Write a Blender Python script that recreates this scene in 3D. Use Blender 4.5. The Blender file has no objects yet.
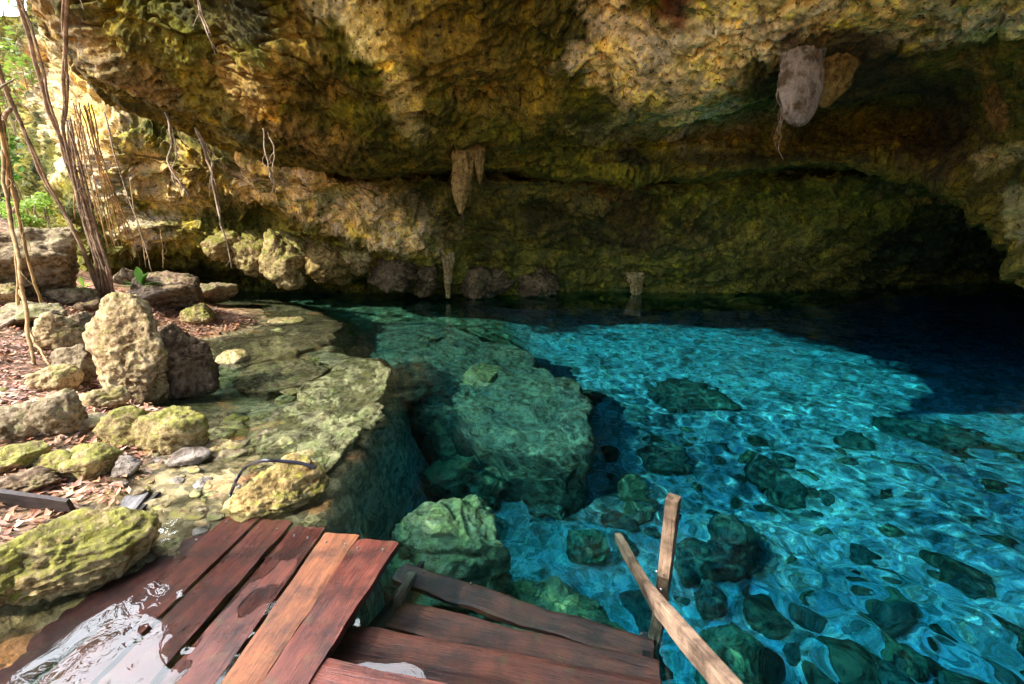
import bpy, bmesh, math, random
import numpy as np
from mathutils import Vector, Matrix
R = math.radians
random.seed(7)
sc = bpy.context.scene
col = sc.collection

# ------------------------------------------------------------------ camera, world, sun, exposure
F = 455.0; H = 1.7; PIT = R(13.8)
cd = bpy.data.cameras.new('camera'); cam = bpy.data.objects.new('camera', cd); col.objects.link(cam)
cam.location = (0, 0, H); cam.rotation_euler = (R(90) - PIT, 0, 0)
cd.sensor_width = 36.0; cd.lens = F * 36.0 / 1024; cd.clip_start = 0.05; cd.clip_end = 600
sc.camera = cam

SUN_EL = R(41); SUN_AZ = R(222)          # compass direction the sun stands in: 0 = +Y, 90 = +X
sdir = Vector((math.sin(SUN_AZ) * math.cos(SUN_EL), math.cos(SUN_AZ) * math.cos(SUN_EL), math.sin(SUN_EL)))
w = bpy.data.worlds.new('World'); sc.world = w; w.use_nodes = True
nt = w.node_tree; bg = nt.nodes['Background']
sky = nt.nodes.new('ShaderNodeTexSky'); sky.sky_type = 'NISHITA'; sky.sun_disc = False
sky.sun_elevation = SUN_EL; sky.sun_rotation = SUN_AZ
# bright cloud added ahead and to the left, for its white reflection on flooded planks
wt = nt.nodes.new('ShaderNodeTexCoord'); vd = nt.nodes.new('ShaderNodeVectorMath'); vd.operation = 'DOT_PRODUCT'
cdir = Vector((-.60, .46, .65)).normalized(); vd.inputs[1].default_value = cdir; nt.links.new(wt.outputs['Generated'], vd.inputs[0])
wn = nt.nodes.new('ShaderNodeTexNoise'); wn.inputs['Scale'].default_value = 2.2; wn.inputs['Detail'].default_value = 6; nt.links.new(wt.outputs['Generated'], wn.inputs['Vector'])
wa = nt.nodes.new('ShaderNodeMath'); wa.operation = 'MULTIPLY_ADD'; wa.inputs[1].default_value = .5; nt.links.new(wn.outputs['Fac'], wa.inputs[0]); nt.links.new(vd.outputs['Value'], wa.inputs[2])
wr = nt.nodes.new('ShaderNodeMapRange'); wr.inputs[1].default_value = .88; wr.inputs[2].default_value = 1.12; wr.interpolation_type = 'SMOOTHSTEP'; nt.links.new(wa.outputs[0], wr.inputs[0])
wm = nt.nodes.new('ShaderNodeMix'); wm.data_type = 'RGBA'; wm.inputs[7].default_value = (56, 56, 60, 1)
nt.links.new(wr.outputs[0], wm.inputs[0]); nt.links.new(sky.outputs[0], wm.inputs[6])
nt.links.new(wm.outputs[2], bg.inputs[0]); bg.inputs[1].default_value = 0.15
sd = bpy.data.lights.new('sun', 'SUN'); sd.energy = 5.0; sd.angle = R(0.5); sd.color = (1.0, 0.95, 0.86)
so = bpy.data.objects.new('sun', sd); col.objects.link(so)
so.rotation_euler = (-sdir).to_track_quat('-Z', 'Y').to_euler()
sc.view_settings.view_transform = 'Standard'; sc.view_settings.look = 'None'
sc.view_settings.exposure = 1.12; sc.view_settings.gamma = 1.0
cy = sc.cycles
cy.max_bounces = 10; cy.diffuse_bounces = 5; cy.glossy_bounces = 3; cy.transmission_bounces = 8
cy.transparent_max_bounces = 8; cy.caustics_refractive = True; cy.caustics_reflective = False
cy.blur_glossy = 0.5; cy.sample_clamp_indirect = 6.0
cy.use_denoising = True; cy.denoising_input_passes = 'RGB_ALBEDO_NORMAL'; cy.denoising_prefilter = 'ACCURATE'; cy.adaptive_threshold = .006
try:
    cy.denoiser = 'OPENIMAGEDENOISE'
except Exception:
    pass
CAUSTICS = True
sd.cycles.is_caustics_light = CAUSTICS

# ------------------------------------------------------------------ pixel -> world helpers
cP, sP = math.cos(PIT), math.sin(PIT)
def ray(px, py):
    x = (px - 512) / F; y = -(py - 342) / F
    return np.array([x, cP + y * sP, -sP + y * cP])
def at(px, py, z=0.0):
    d = ray(px, py); t = (z - H) / d[2]
    return np.array([0, 0, H]) + t * d
def atY(px, py, Y):
    d = ray(px, py)
    return np.array([0, 0, H]) + d * (Y / d[1])
def under(px, py, z):
    d = ray(px, py); d = d / np.linalg.norm(d); t = -H / d[2]; p = np.array([0, 0, H]) + t * d
    h = math.hypot(d[0], d[1]) / 1.33; v = math.sqrt(1 - h * h)
    return p + np.array([d[0] / 1.33, d[1] / 1.33, -v]) * (-z / v)

# ------------------------------------------------------------------ numpy noise
def _hash(ix, iy, iz, s):
    h = (ix.astype(np.uint32) * np.uint32(374761393)) ^ (iy.astype(np.uint32) * np.uint32(668265263)) ^ \
        (iz.astype(np.uint32) * np.uint32(2147483647 - 98531)) ^ np.uint32((s * 974711 + 12345) & 0xffffffff)
    h = (h ^ (h >> np.uint32(13))) * np.uint32(1274126177)
    h = (h ^ (h >> np.uint32(16))) * np.uint32(2246822519)
    return h ^ (h >> np.uint32(15))
def noise(p, s=0):
    with np.errstate(over='ignore'):
        i = np.floor(p).astype(np.int64); f = p - i; u = f * f * f * (f * (f * 6 - 15) + 10)
        i = i & 0xffffffff
        out = 0.0
        for dx in (0, 1):
            for dy in (0, 1):
                for dz in (0, 1):
                    h = _hash((i[:, 0] + dx) & 0xffffffff, (i[:, 1] + dy) & 0xffffffff, (i[:, 2] + dz) & 0xffffffff, s)
                    gx = (h & np.uint32(1023)) / 511.5 - 1; gy = ((h >> np.uint32(10)) & np.uint32(1023)) / 511.5 - 1
                    gz = ((h >> np.uint32(20)) & np.uint32(1023)) / 511.5 - 1
                    d = gx * (f[:, 0] - dx) + gy * (f[:, 1] - dy) + gz * (f[:, 2] - dz)
                    wt = (u[:, 0] if dx else 1 - u[:, 0]) * (u[:, 1] if dy else 1 - u[:, 1]) * (u[:, 2] if dz else 1 - u[:, 2])
                    out = out + wt * d
    return out
def fbm(p, o=4, s=0, g=0.5, rid=False):
    a = 1.0; t = 0.0; q = np.array(p, float)
    for k in range(o):
        n = noise(q, s + k * 17)
        t = t + a * ((0.35 - np.abs(n)) * 1.6 if rid else n); a *= g; q = q * 2.03 + 11.3
    return t
def worley(p, s=0):
    with np.errstate(over='ignore'):
        i = np.floor(p).astype(np.int64); best = np.full(len(p), 9.0)
        for dx in (-1, 0, 1):
            for dy in (-1, 0, 1):
                for dz in (-1, 0, 1):
                    c = i + np.array([dx, dy, dz]); m = c & 0xffffffff
                    h = _hash(m[:, 0], m[:, 1], m[:, 2], s)
                    q = c + np.stack([(h & np.uint32(1023)) / 1023., ((h >> np.uint32(10)) & np.uint32(1023)) / 1023.,
                                      ((h >> np.uint32(20)) & np.uint32(1023)) / 1023.], 1)
                    best = np.minimum(best, ((q - p) ** 2).sum(1))
    return np.sqrt(best)
def sstep(a, b, x):
    t = np.clip((x - a) / (b - a), 0, 1); return t * t * (3 - 2 * t)

# ------------------------------------------------------------------ objects
def mesh_from(name, V, Fc, mat, parent=None, smooth=True, colors=None, uv=None):
    me = bpy.data.meshes.new(name)
    V = np.asarray(V, np.float32)
    if isinstance(Fc, np.ndarray):
        n, k = Fc.shape
        me.vertices.add(len(V)); me.vertices.foreach_set('co', V.ravel())
        me.loops.add(n * k); me.loops.foreach_set('vertex_index', Fc.astype(np.int32).ravel())
        me.polygons.add(n); me.polygons.foreach_set('loop_start', np.arange(0, n * k, k, dtype=np.int32))
        me.polygons.foreach_set('loop_total', np.full(n, k, np.int32)); me.update(calc_edges=True)
    else:
        me.from_pydata([tuple(v) for v in V], [], Fc)
    me.polygons.foreach_set('use_smooth', np.full(len(me.polygons), smooth))
    if colors is not None:
        ca = me.color_attributes.new('Col', 'FLOAT_COLOR', 'POINT')
        c4 = np.ones((len(V), 4), np.float32); c4[:, :3] = colors; ca.data.foreach_set('color', c4.ravel())
    me.materials.append(mat); me.update()
    o = bpy.data.objects.new(name, me); col.objects.link(o)
    if parent: o.parent = parent
    return o
def tag(o, label=None, cat=None, group=None, kind=None):
    if label: o['label'] = label
    if cat: o['category'] = cat
    if group: o['group'] = group
    if kind: o['kind'] = kind
    return o
def empty(name, loc, label, cat, group=None, rz=0):
    o = bpy.data.objects.new(name, None); col.objects.link(o); o.location = Vector([float(c) for c in loc]); o.rotation_euler.z = rz
    o.empty_display_size = 0.1
    return tag(o, label, cat, group)
def gridfaces(n, m):
    a = np.arange(n * m).reshape(n, m)
    return np.stack([a[:-1, :-1].ravel(), a[:-1, 1:].ravel(), a[1:, 1:].ravel(), a[1:, :-1].ravel()], 1)

# ------------------------------------------------------------------ materials
class NB:
    def __init__(s, name):
        s.m = bpy.data.materials.new(name); s.m.use_nodes = True; s.t = s.m.node_tree; s.t.nodes.clear()
        s.out = s.n('ShaderNodeOutputMaterial'); s.tc = s.n('ShaderNodeTexCoord')
    def n(s, ty, **k):
        x = s.t.nodes.new(ty)
        for a, b in k.items(): setattr(x, a, b)
        return x
    def l(s, a, b): s.t.links.new(a, b)
    def mapping(s, sc_, rot=(0, 0, 0), src='Object'):
        m = s.n('ShaderNodeMapping'); m.inputs['Scale'].default_value = sc_; m.inputs['Rotation'].default_value = rot
        s.l(s.tc.outputs[src], m.inputs[0]); return m.outputs[0]
    def noise(s, scale, det=6, rough=.6, vec=None, dist=0):
        x = s.n('ShaderNodeTexNoise'); x.inputs['Scale'].default_value = scale; x.inputs['Detail'].default_value = det
        x.inputs['Roughness'].default_value = rough; x.inputs['Distortion'].default_value = dist
        s.l(vec if vec else s.tc.outputs['Object'], x.inputs['Vector']); return x.outputs['Fac']
    def vor(s, scale, vec=None, feat='F1'):
        x = s.n('ShaderNodeTexVoronoi', feature=feat); x.inputs['Scale'].default_value = scale
        s.l(vec if vec else s.tc.outputs['Object'], x.inputs['Vector']); return x.outputs['Distance']
    def ramp(s, f, stops):
        r = s.n('ShaderNodeValToRGB'); e = r.color_ramp.elements
        while len(e) < len(stops): e.new(0.5)
        for i, (p, c) in enumerate(stops):
            e[i].position = p; e[i].color = (c[0], c[1], c[2], 1) if hasattr(c, '__len__') else (c, c, c, 1)
        s.l(f, r.inputs[0]); return r.outputs[0]
    def mix(s, f, a, b, mode='MIX'):
        x = s.n('ShaderNodeMix', data_type='RGBA', blend_type=mode)
        for v, i in ((f, 0), (a, 6), (b, 7)):
            if hasattr(v, 'links'): s.l(v, x.inputs[i])
            elif i == 0: x.inputs[0].default_value = v
            else: x.inputs[i].default_value = (v[0], v[1], v[2], 1)
        return x.outputs[2]
    def math(s, op, a, b=0.0, c=None):
        x = s.n('ShaderNodeMath', operation=op)
        for i, v in enumerate((a, b) if c is None else (a, b, c)):
            if hasattr(v, 'links'): s.l(v, x.inputs[i])
            else: x.inputs[i].default_value = v
        return x.outputs[0]
    def attr(s, name='Col'):
        x = s.n('ShaderNodeAttribute'); x.attribute_name = name; return x.outputs['Color']
    def bump(s, h, st=.5, dist=.05, nrm=None):
        b = s.n('ShaderNodeBump'); b.inputs['Strength'].default_value = st; b.inputs['Distance'].default_value = dist
        s.l(h, b.inputs['Height'])
        if nrm: s.l(nrm, b.inputs['Normal'])
        return b.outputs[0]
    def bsdf(s, colr, rough=.8, nrm=None, spec=.3, **k):
        b = s.n('ShaderNodeBsdfPrincipled')
        if hasattr(colr, 'links'): s.l(colr, b.inputs['Base Color'])
        else: b.inputs['Base Color'].default_value = (*colr, 1)
        if hasattr(rough, 'links'): s.l(rough, b.inputs['Roughness'])
        else: b.inputs['Roughness'].default_value = rough
        b.inputs['Specular IOR Level'].default_value = spec
        for a, v in k.items(): b.inputs[a.replace('_', ' ')].default_value = v
        if nrm: s.l(nrm, b.inputs['Normal'])
        s.l(b.outputs[0], s.out.inputs['Surface']); return b

def rock_attr_mat(name, sc_=1.0, pit=.5, rough=.85, bst=1.0, film=0, cells=0, gain=(1.7, 1.5, .9)):
    """limestone whose regional colour comes from the mesh; speckle, pits and algae from noise"""
    b = NB(name); c = b.attr()
    n1 = b.noise(1.7 * sc_, 8, .68); n2 = b.noise(7 * sc_, 8, .72); n3 = b.noise(26 * sc_, 5, .7)
    v1 = b.vor(9 * sc_, b.mapping((1, 1, .7)))
    # break the regional colour up with lighter crust and darker film
    c1 = b.mix(b.ramp(n1, [(.42, 0), (.60, 1)]), c, b.mix(1.0, c, gain, 'MULTIPLY'))
    if film:
        nf = b.noise(.9, 9, .7, None, .8); c1 = b.mix(b.ramp(nf, [(.50, 0), (.58, film)]), c1, b.mix(1.0, c1, (.30, .38, .22), 'MULTIPLY'))
        ng = b.noise(2.4, 9, .75, b.mapping((1, 1, .5), (.3, .2, 0)), .5); c1 = b.mix(b.ramp(ng, [(.54, 0), (.62, film)]), c1, b.mix(1.0, c1, (2.1, 1.95, .8), 'MULTIPLY'))
        ns = b.noise(3.0, 8, .7, b.mapping((2.2, 2.2, .22))); c1 = b.mix(b.ramp(ns, [(.56, 0), (.66, film * .8)]), c1, b.mix(1.0, c1, (.35, .28, .2), 'MULTIPLY'))
        wv = b.n('ShaderNodeVectorMath', operation='ADD'); nz = b.n('ShaderNodeTexNoise'); nz.inputs['Scale'].default_value = 3; b.l(b.tc.outputs['Object'], nz.inputs['Vector'])
        b.l(b.tc.outputs['Object'], wv.inputs[0]); sc3 = b.n('ShaderNodeVectorMath', operation='SCALE'); sc3.inputs['Scale'].default_value = .5; b.l(nz.outputs['Color'], sc3.inputs[0]); b.l(sc3.outputs[0], wv.inputs[1])
        for scp, th_, am in ((4.5, .17, .9), (11, .24, .85)):
            vp = b.vor(scp, wv.outputs[0]); c1 = b.mix(b.ramp(b.math('ADD', vp, b.math('MULTIPLY', n2, .25)), [(th_ + .04, am), (th_ + .10, 0)]), c1, b.mix(1.0, c1, (.12, .10, .07), 'MULTIPLY'))
    if cells:
        vc = b.n('ShaderNodeTexVoronoi'); vc.inputs['Scale'].default_value = 13; b.l(b.tc.outputs['Object'], vc.inputs['Vector'])
        sp_ = b.n('ShaderNodeSeparateColor'); b.l(vc.outputs['Color'], sp_.inputs[0])
        c1 = b.mix(b.ramp(sp_.outputs[0], [(.25, .75), (.5, 0)]), c1, b.mix(1.0, c1, (.35, .37, .33), 'MULTIPLY'))
        c1 = b.mix(b.ramp(sp_.outputs[1], [(.75, 0), (.9, .6)]), c1, b.mix(1.0, c1, (1.6, 1.55, 1.4), 'MULTIPLY'))
    c2 = b.mix(b.ramp(n2, [(.36, 1), (.55, 0)]), c1, b.mix(1.0, c1, (.42, .38, .22), 'MULTIPLY'))
    c3 = b.mix(b.ramp(n3, [(.50, 0), (.64, .7)]), c2, b.mix(1.0, c2, (2.0, 1.8, 1.3), 'MULTIPLY'))
    c4 = b.mix(b.ramp(b.math('ADD', v1, b.math('MULTIPLY', n2, .5)), [(.28, pit), (.42, 0)]), c3, b.mix(1.0, c3, (.22, .17, .1), 'MULTIPLY'))
    h = b.math('ADD', b.math('MULTIPLY', n2, .7), b.math('MULTIPLY', n3, .4))
    h = b.math('ADD', h, b.math('MULTIPLY', b.ramp(v1, [(.1, 0), (.4, 1)]), .25))
    b.bsdf(c4, rough, b.bump(h, bst, .10 / sc_), .25)
    return b.m

def rock_mat(name, base, light, moss=None, mamt=.0, wet=.8, sc_=1.0):
    b = NB(name); n1 = b.noise(3 * sc_, 8, .65); n2 = b.noise(14 * sc_, 8, .7); v = b.vor(18 * sc_); n3 = b.noise(60 * sc_, 4, .6)
    c = b.mix(b.ramp(n1, [(.38, 0), (.62, 1)]), base, light)
    c = b.mix(b.ramp(n2, [(.40, 1), (.52, 0)]), c, b.mix(1.0, c, (.34, .28, .18), 'MULTIPLY'))
    c = b.mix(b.ramp(n3, [(.52, 0), (.66, .6)]), c, b.mix(1.0, c, (1.6, 1.5, 1.4), 'MULTIPLY'))
    c = b.mix(b.ramp(v, [(.08, .6), (.25, 0)]), c, b.mix(1.0, c, (.3, .25, .2), 'MULTIPLY'))
    if moss:
        g = b.n('ShaderNodeNewGeometry'); sx = b.n('ShaderNodeSeparateXYZ'); b.l(g.outputs['Normal'], sx.inputs[0])
        mz = b.math('ADD', b.math('MULTIPLY', sx.outputs[2], .16), b.math('MULTIPLY', b.noise(5.5 * sc_, 8, .78), 1.25))
        mk = b.ramp(mz, [(.86 - mamt, 0), (.98 - mamt, .9)])
        mc = b.mix(b.ramp(b.noise(22 * sc_, 6, .75), [(.38, 0), (.62, 1)]), tuple(.35 * x for x in moss), tuple(1.5 * x for x in moss))
        c = b.mix(mk, c, mc)
    h = b.math('ADD', b.math('MULTIPLY', n2, .7), b.math('MULTIPLY', n3, .2)); h = b.math('ADD', h, b.math('MULTIPLY', v, .3))
    b.bsdf(c, wet, b.bump(h, .85, .06 / sc_), .3)
    return b.m

def wood_mat(name, dark, light, rough=.45, sc_=1.0, spec=.5):
    b = NB(name)
    v = b.mapping((14 * sc_, 1.1 * sc_, 14 * sc_))
    n1 = b.noise(1.6, 8, .62, v, .6); n2 = b.noise(2.2, 6, .6); n3 = b.noise(6, 6, .75, b.mapping((30, 1.5, 30)))
    c = b.mix(b.ramp(n1, [(.35, 0), (.65, 1)]), dark, light)
    c = b.mix(b.ramp(n3, [(.36, .8), (.5, 0)]), c, tuple(.25 * x for x in dark))
    c = b.mix(b.ramp(n2, [(.45, 0), (.7, .55)]), c, tuple(1.25 * x for x in light))
    n4 = b.noise(3.2, 7, .72); c = b.mix(b.ramp(n4, [(.46, 0), (.60, .75)]), c, tuple(.3 * x for x in dark))
    c = b.mix(b.ramp(b.noise(9, 5, .7), [(.58, 0), (.68, .35)]), c, (.06, .07, .02))
    h = b.math('ADD', n1, b.math('MULTIPLY', n3, .8))
    b.bsdf(c, b.ramp(n2, [(.3, rough * .7), (.7, min(1, rough * 1.5))]), b.bump(h, .6, .010), spec * .6)
    return b.m

M = {}
M['wall'] = rock_attr_mat('cave_limestone', 1.0, .8, film=.85)
M['ground'] = rock_attr_mat('shore_ground', 2.2, .4, .7, .6, cells=1, gain=(1.2, 1.15, 1.0))
M['pale_rock'] = rock_mat('pale_limestone', (.30, .21, .105), (.55, .43, .24), (.17, .15, .03), .16)
M['moss_rock'] = rock_mat('mossy_limestone', (.24, .17, .07), (.48, .38, .18), (.15, .145, .016), .22)
M['yellow_rock'] = rock_mat('yellow_limestone', (.24, .155, .05), (.52, .40, .17), (.16, .145, .02), .16)
M['grey_rock'] = rock_mat('grey_limestone', (.17, .125, .07), (.36, .285, .175), (.12, .12, .03), .12)
M['brown_rock'] = rock_mat('brown_limestone', (.12, .075, .04), (.24, .165, .095), (.14, .13, .03), .06)
M['algae_rock'] = rock_mat('algae_covered_rock', (.12, .11, .05), (.34, .30, .14), (.20, .20, .06), .15)
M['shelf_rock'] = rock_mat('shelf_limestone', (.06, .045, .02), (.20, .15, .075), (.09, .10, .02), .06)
M['ledge_rock'] = rock_mat('ledge_limestone', (.060, .055, .020), (.20, .19, .085), (.10, .11, .03), .08)
M['dark_algae'] = rock_mat('dark_algae_rock', (.05, .075, .05), (.13, .17, .09), (.10, .12, .05), .04)
M['lilac_rock'] = rock_mat('lilac_flowstone', (.17, .14, .12), (.32, .27, .22), (.16, .12, .05), -.05, .6, .35)
M['olive_rock'] = rock_mat('olive_flowstone', (.12, .08, .015), (.31, .22, .07), (.10, .12, .02), .0, .6)
M['plank_red'] = wood_mat('wet_red_plank', (.026, .006, .004), (.125, .030, .017), .28)
M['plank_dark'] = wood_mat('wet_dark_plank', (.020, .005, .004), (.075, .016, .010), .4)
M['plank_orange'] = wood_mat('dry_orange_plank', (.075, .022, .008), (.20, .068, .022), .5)
M['tread'] = wood_mat('submerged_tread', (.030, .007, .004), (.13, .030, .015), .5)
M['post_wood'] = wood_mat('weathered_post', (.06, .036, .024), (.27, .18, .115), .75, 1.2, .2)
M['old_wood'] = wood_mat('black_board', (.018, .013, .012), (.05, .035, .03), .6)
M['grey_wood'] = wood_mat('grey_board', (.10, .095, .09), (.24, .22, .21), .6)
M['root_pale'] = wood_mat('pale_root', (.36, .23, .10), (.68, .50, .27), .7, .6, .2)
M['root_grey'] = wood_mat('grey_root', (.22, .15, .10), (.50, .38, .27), .75, .6, .2)
M['root_dark'] = wood_mat('brown_root', (.19, .13, .085), (.46, .34, .23), .8, .6, .2)
def leaf_mat(name, a, b_, tr=.35):
    b = NB(name); g = b.n('ShaderNodeObjectInfo'); n = b.noise(9, 3, .6)
    c = b.mix(n, a, b_)
    bs = b.n('ShaderNodeBsdfPrincipled'); b.l(c, bs.inputs['Base Color']); bs.inputs['Roughness'].default_value = .45
    t = b.n('ShaderNodeBsdfTranslucent'); b.l(c, t.inputs[0])
    m = b.n('ShaderNodeMixShader'); m.inputs[0].default_value = tr; b.l(bs.outputs[0], m.inputs[1]); b.l(t.outputs[0], m.inputs[2])
    b.l(m.outputs[0], b.out.inputs['Surface']); return b.m
M['leaf'] = leaf_mat('green_leaf', (.05, .16, .02), (.16, .34, .05))
M['leaf_lime'] = leaf_mat('lime_leaf', (.14, .26, .03), (.32, .45, .08), .5)
M['leaf_dry'] = leaf_mat('dry_leaf', (.30, .13, .06), (.55, .36, .24), .1)
b = NB('black_rubber'); b.bsdf((.012, .012, .02), .3, None, .5); M['rubber'] = b.m
b = NB('yellow_cord'); b.bsdf((.28, .17, .03), .6); M['cord'] = b.m
b = NB('steel'); b.bsdf((.3, .28, .27), .35, None, .5, Metallic=1.0); M['steel'] = b.m

# water: one closed body; refracting surface over absorbing blue-green volume
b = NB('water'); g = b.n('ShaderNodeBsdfGlass'); g.inputs['IOR'].default_value = 1.33; g.inputs['Roughness'].default_value = 0.0
b.l(g.outputs[0], b.out.inputs['Surface']); M['water'] = b.m

# ------------------------------------------------------------------ terrain
def rbf_fit(P2, z, lam=.02):
    d = np.linalg.norm(P2[:, None] - P2[None], axis=2); K = d.copy() + lam * np.eye(len(z))
    n = len(z); A = np.block([[K, np.ones((n, 1))], [np.ones((1, n)), np.zeros((1, 1))]])
    return np.linalg.solve(A, np.append(z, 0))
def rbf_eval(P2, cfs, Q):
    out = np.empty(len(Q))
    for i in range(0, len(Q), 20000):
        q = Q[i:i + 20000]; out[i:i + 20000] = np.linalg.norm(q[:, None] - P2[None], axis=2) @ cfs[:-1] + cfs[-1]
    return out
shelf_px = [(200, 600, -.16), (100, 650, -.2), (270, 540, -.2), (150, 560, -.10), (240, 500, -.05), (180, 505, -.035), (130, 500, .01),
            (330, 420, -.13), (370, 370, -.12), (215, 420, -.5), (250, 405, -.55), (250, 440, -.42), (225, 385, -.55), (255, 380, -.5), (285, 385, -.42), (325, 335, -.25), (300, 340, -.14), (230, 345, -.10), (215, 310, -.18),
            (270, 305, -.45), (60, 480, .08), (0, 480, .18), (120, 445, .12), (150, 405, .22), (60, 400, .30), (0, 400, .38), (60, 340, .48),
            (0, 330, .6), (110, 300, .62), (60, 290, .75), (0, 270, 1.0), (170, 300, .45), (195, 300, .15), (215, 284, .05), (160, 275, .5),
            (50, 560, .02), (0, 600, .05), (180, 470, -.03), (200, 455, -.06)]
sp = [np.append(at(a, c, z)[:2], z) for a, c, z in shelf_px]
sp += [np.array(v, float) for v in [(-30, 20, 4), (-16, 14, 2.6), (-12, 12, 1.6), (-14, 8, 2.0), (-9, 3, 1.2), (-5, 0, .6), (-3, 0, .25), (-1.5, -.2, -.05), (-1.0, .6, -.25),
       (-4, -4, .9), (0, -3, .7), (4, -4, .9), (10, -6, 2), (-20, -10, 3), (20, -20, 4), (0, -30, 5), (-50, 50, 6), (50, 50, 9), (40, -10, 6), (-50, -30, 7), (-10, 25, 3)]]
sp = np.array(sp); SC = rbf_fit(sp[:, :2], sp[:, 2])
dp = [(-1.4, 5.2, -2.7), (-1.2, 3.6, -2.7), (-1.0, 2.4, -2.4), (-.3, 4.6, -2.1), (.2, 3.4, -2.1), (.9, 2.6, -2.3), (-.7, 7, -1.4), (-1.5, 9.0, -1.0), (-2.6, 11.5, -1.2),
      (.9, 5.2, -2.4), (.6, 7.4, -2.5), (.9, 9.5, -2.7), (2, 4, -2.5), (2, 6, -2.7), (4, 7, -2.9), (3.5, 3, -2.5), (6, 4, -2.9), (8, 8, -3.3), (4, 12, -3.3), (10, 12, -4),
      (1.5, 2.2, -2.4), (3, .5, -2.2), (0, .5, -1.2), (-4, 13, -1.0), (-7, 14, -1.2), (0, 14, -2.8), (14, 14, -4), (14, 2, -3.2), (0, 20, -4), (-1.6, 7.2, -1.9)]
dp = np.array(dp); DC = rbf_fit(dp[:, :2], dp[:, 2])
poly = [at(a, c)[:2] for a, c in [(180, 278), (225, 281), (262, 296), (318, 312), (333, 322), (330, 348), (378, 356), (390, 368), (380, 400), (362, 430), (340, 468), (322, 498), (312, 530)]]
poly = np.array([(-30, 32)] + [tuple(p) for p in poly] + [(-1.02, 2.1), (-1.0, .6), (.2, -.6), (3, -1.2), (9, -2), (20, -2), (80, -2), (80, -80), (-80, -80), (-80, 60)])
def poly_sd(Q):
    d = np.full(len(Q), 1e9); ins = np.zeros(len(Q), bool); n = len(poly)
    for i in range(n):
        a = poly[i]; c = poly[(i + 1) % n]; e = c - a; wv = Q - a
        t = np.clip((wv @ e) / (e @ e), 0, 1); d = np.minimum(d, np.linalg.norm(wv - t[:, None] * e, axis=1))
        cond = (a[1] > Q[:, 1]) != (c[1] > Q[:, 1])
        with np.errstate(divide='ignore', invalid='ignore'):
            ins ^= cond & (Q[:, 0] < (c[0] - a[0]) * (Q[:, 1] - a[1]) / (c[1] - a[1]) + a[0])
    return np.where(ins, d, -d)
def terrain(Q):
    """heights (and the shelf weight) at an array of (x, y)"""
    P3 = np.column_stack([Q, np.zeros(len(Q))])
    sdv = poly_sd(Q) + .14 * fbm(P3 * 1.6, 3, 5)
    wv = sstep(-.55, .02, sdv)
    sh = rbf_eval(sp[:, :2], SC, Q); dh = rbf_eval(dp[:, :2], DC, Q)
    dry = sstep(-.02, .12, sh)
    near = sstep(60, 20, np.hypot(Q[:, 0], Q[:, 1]))
    # bedded, broken shelf rock under shallow water
    th = R(-32); u = np.cos(th) * P3[:, 0] - np.sin(th) * P3[:, 1]; v = np.sin(th) * P3[:, 0] + np.cos(th) * P3[:, 1]
    lay = fbm(np.column_stack([u * 2.0, v * 7.0, 0 * u]), 4, 33, .55, True)
    sh2 = sh + (1 - dry) * (lay * .055 + .05 * fbm(P3 * 1.9, 3, 35)) + dry * (fbm(P3 * 1.3, 4, 9) * .12 + fbm(P3 * 6, 3, 10) * .02)
    rocky = sstep(-2.35, -1.9, dh + .35 * fbm(P3 * .7, 3, 21))
    dh2 = dh + fbm(P3 * .8, 4, 12) * .18 + rocky * (fbm(P3 * 1.7, 4, 13, .55, True) * .28 - .1) + (1 - rocky) * fbm(P3 * 3, 3, 14) * .03
    return wv * sh2 + (1 - wv) * dh2, wv, dry, rocky, lay
def th1(x, y):
    return float(terrain(np.array([[x, y]], float))[0][0])

def axis(segs):
    """1-D coordinates whose spacing grows away from the middle: [(start, end, step), ...]"""
    out = []
    for a, c, st in segs: out += list(np.arange(a, c, st))
    return np.array(out + [segs[-1][1]])
ax = axis([(-90, -30, 6), (-30, -12, .8), (-12, -6, .12), (-6, 5, .04), (5, 12, .12), (12, 30, .8), (30, 90, 6)])
ay = axis([(-90, -20, 6), (-20, -3, .7), (-3, 0, .15), (0, 7, .04), (7, 16, .08), (16, 30, .7), (30, 90, 6)])
X, Y = np.meshgrid(ax, ay, indexing='ij'); Q = np.column_stack([X.ravel(), Y.ravel()])
Z, WV, DRY, ROCKY, LAY = terrain(Q)
P3 = np.column_stack([Q, Z])
def cmix(a, c, t): return a + (np.asarray(c) - a) * t[:, None]
C = np.tile(np.array([.56, .55, .48]), (len(Q), 1))                       # pale sand
C = cmix(C, (.15, .17, .085), ROCKY)
n_a = fbm(P3 * 1.1, 4, 41); n_b = fbm(P3 * 3.5, 4, 42)
C = cmix(C, (.30, .30, .16), ROCKY * sstep(-.05, .3, n_b))
C = cmix(C, (.14, .16, .12), (1 - ROCKY) * sstep(.12, .35, n_b + .5 * n_a) * .8)
S = np.tile(np.array([.085, .062, .028]), (len(Q), 1))                       # shelf rock
S = cmix(S, (.24, .19, .11), sstep(.25, .6, LAY)); S = cmix(S, (.07, .07, .018), .7 * sstep(.05, .3, n_a)); S = cmix(S, (.07, .05, .025), sstep(.1, -.4, LAY) * .7)
S = cmix(S, (.34, .16, .07), sstep(.2, .4, fbm(P3 * 2.3, 3, 45)))
D = np.tile(np.array([.26, .15, .10]), (len(Q), 1)); D = cmix(D, (.40, .28, .20), sstep(0, .3, n_b)); D = cmix(D, (.24, .13, .08), sstep(.1, .35, n_a))
S = cmix(S, 0 * S + D, DRY); C = cmix(C, 0 * C + S, WV)
ground = mesh_from('ground', P3, gridfaces(len(ax), len(ay))[:, ::-1], M['ground'], colors=C)
tag(ground, kind='structure')

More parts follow.
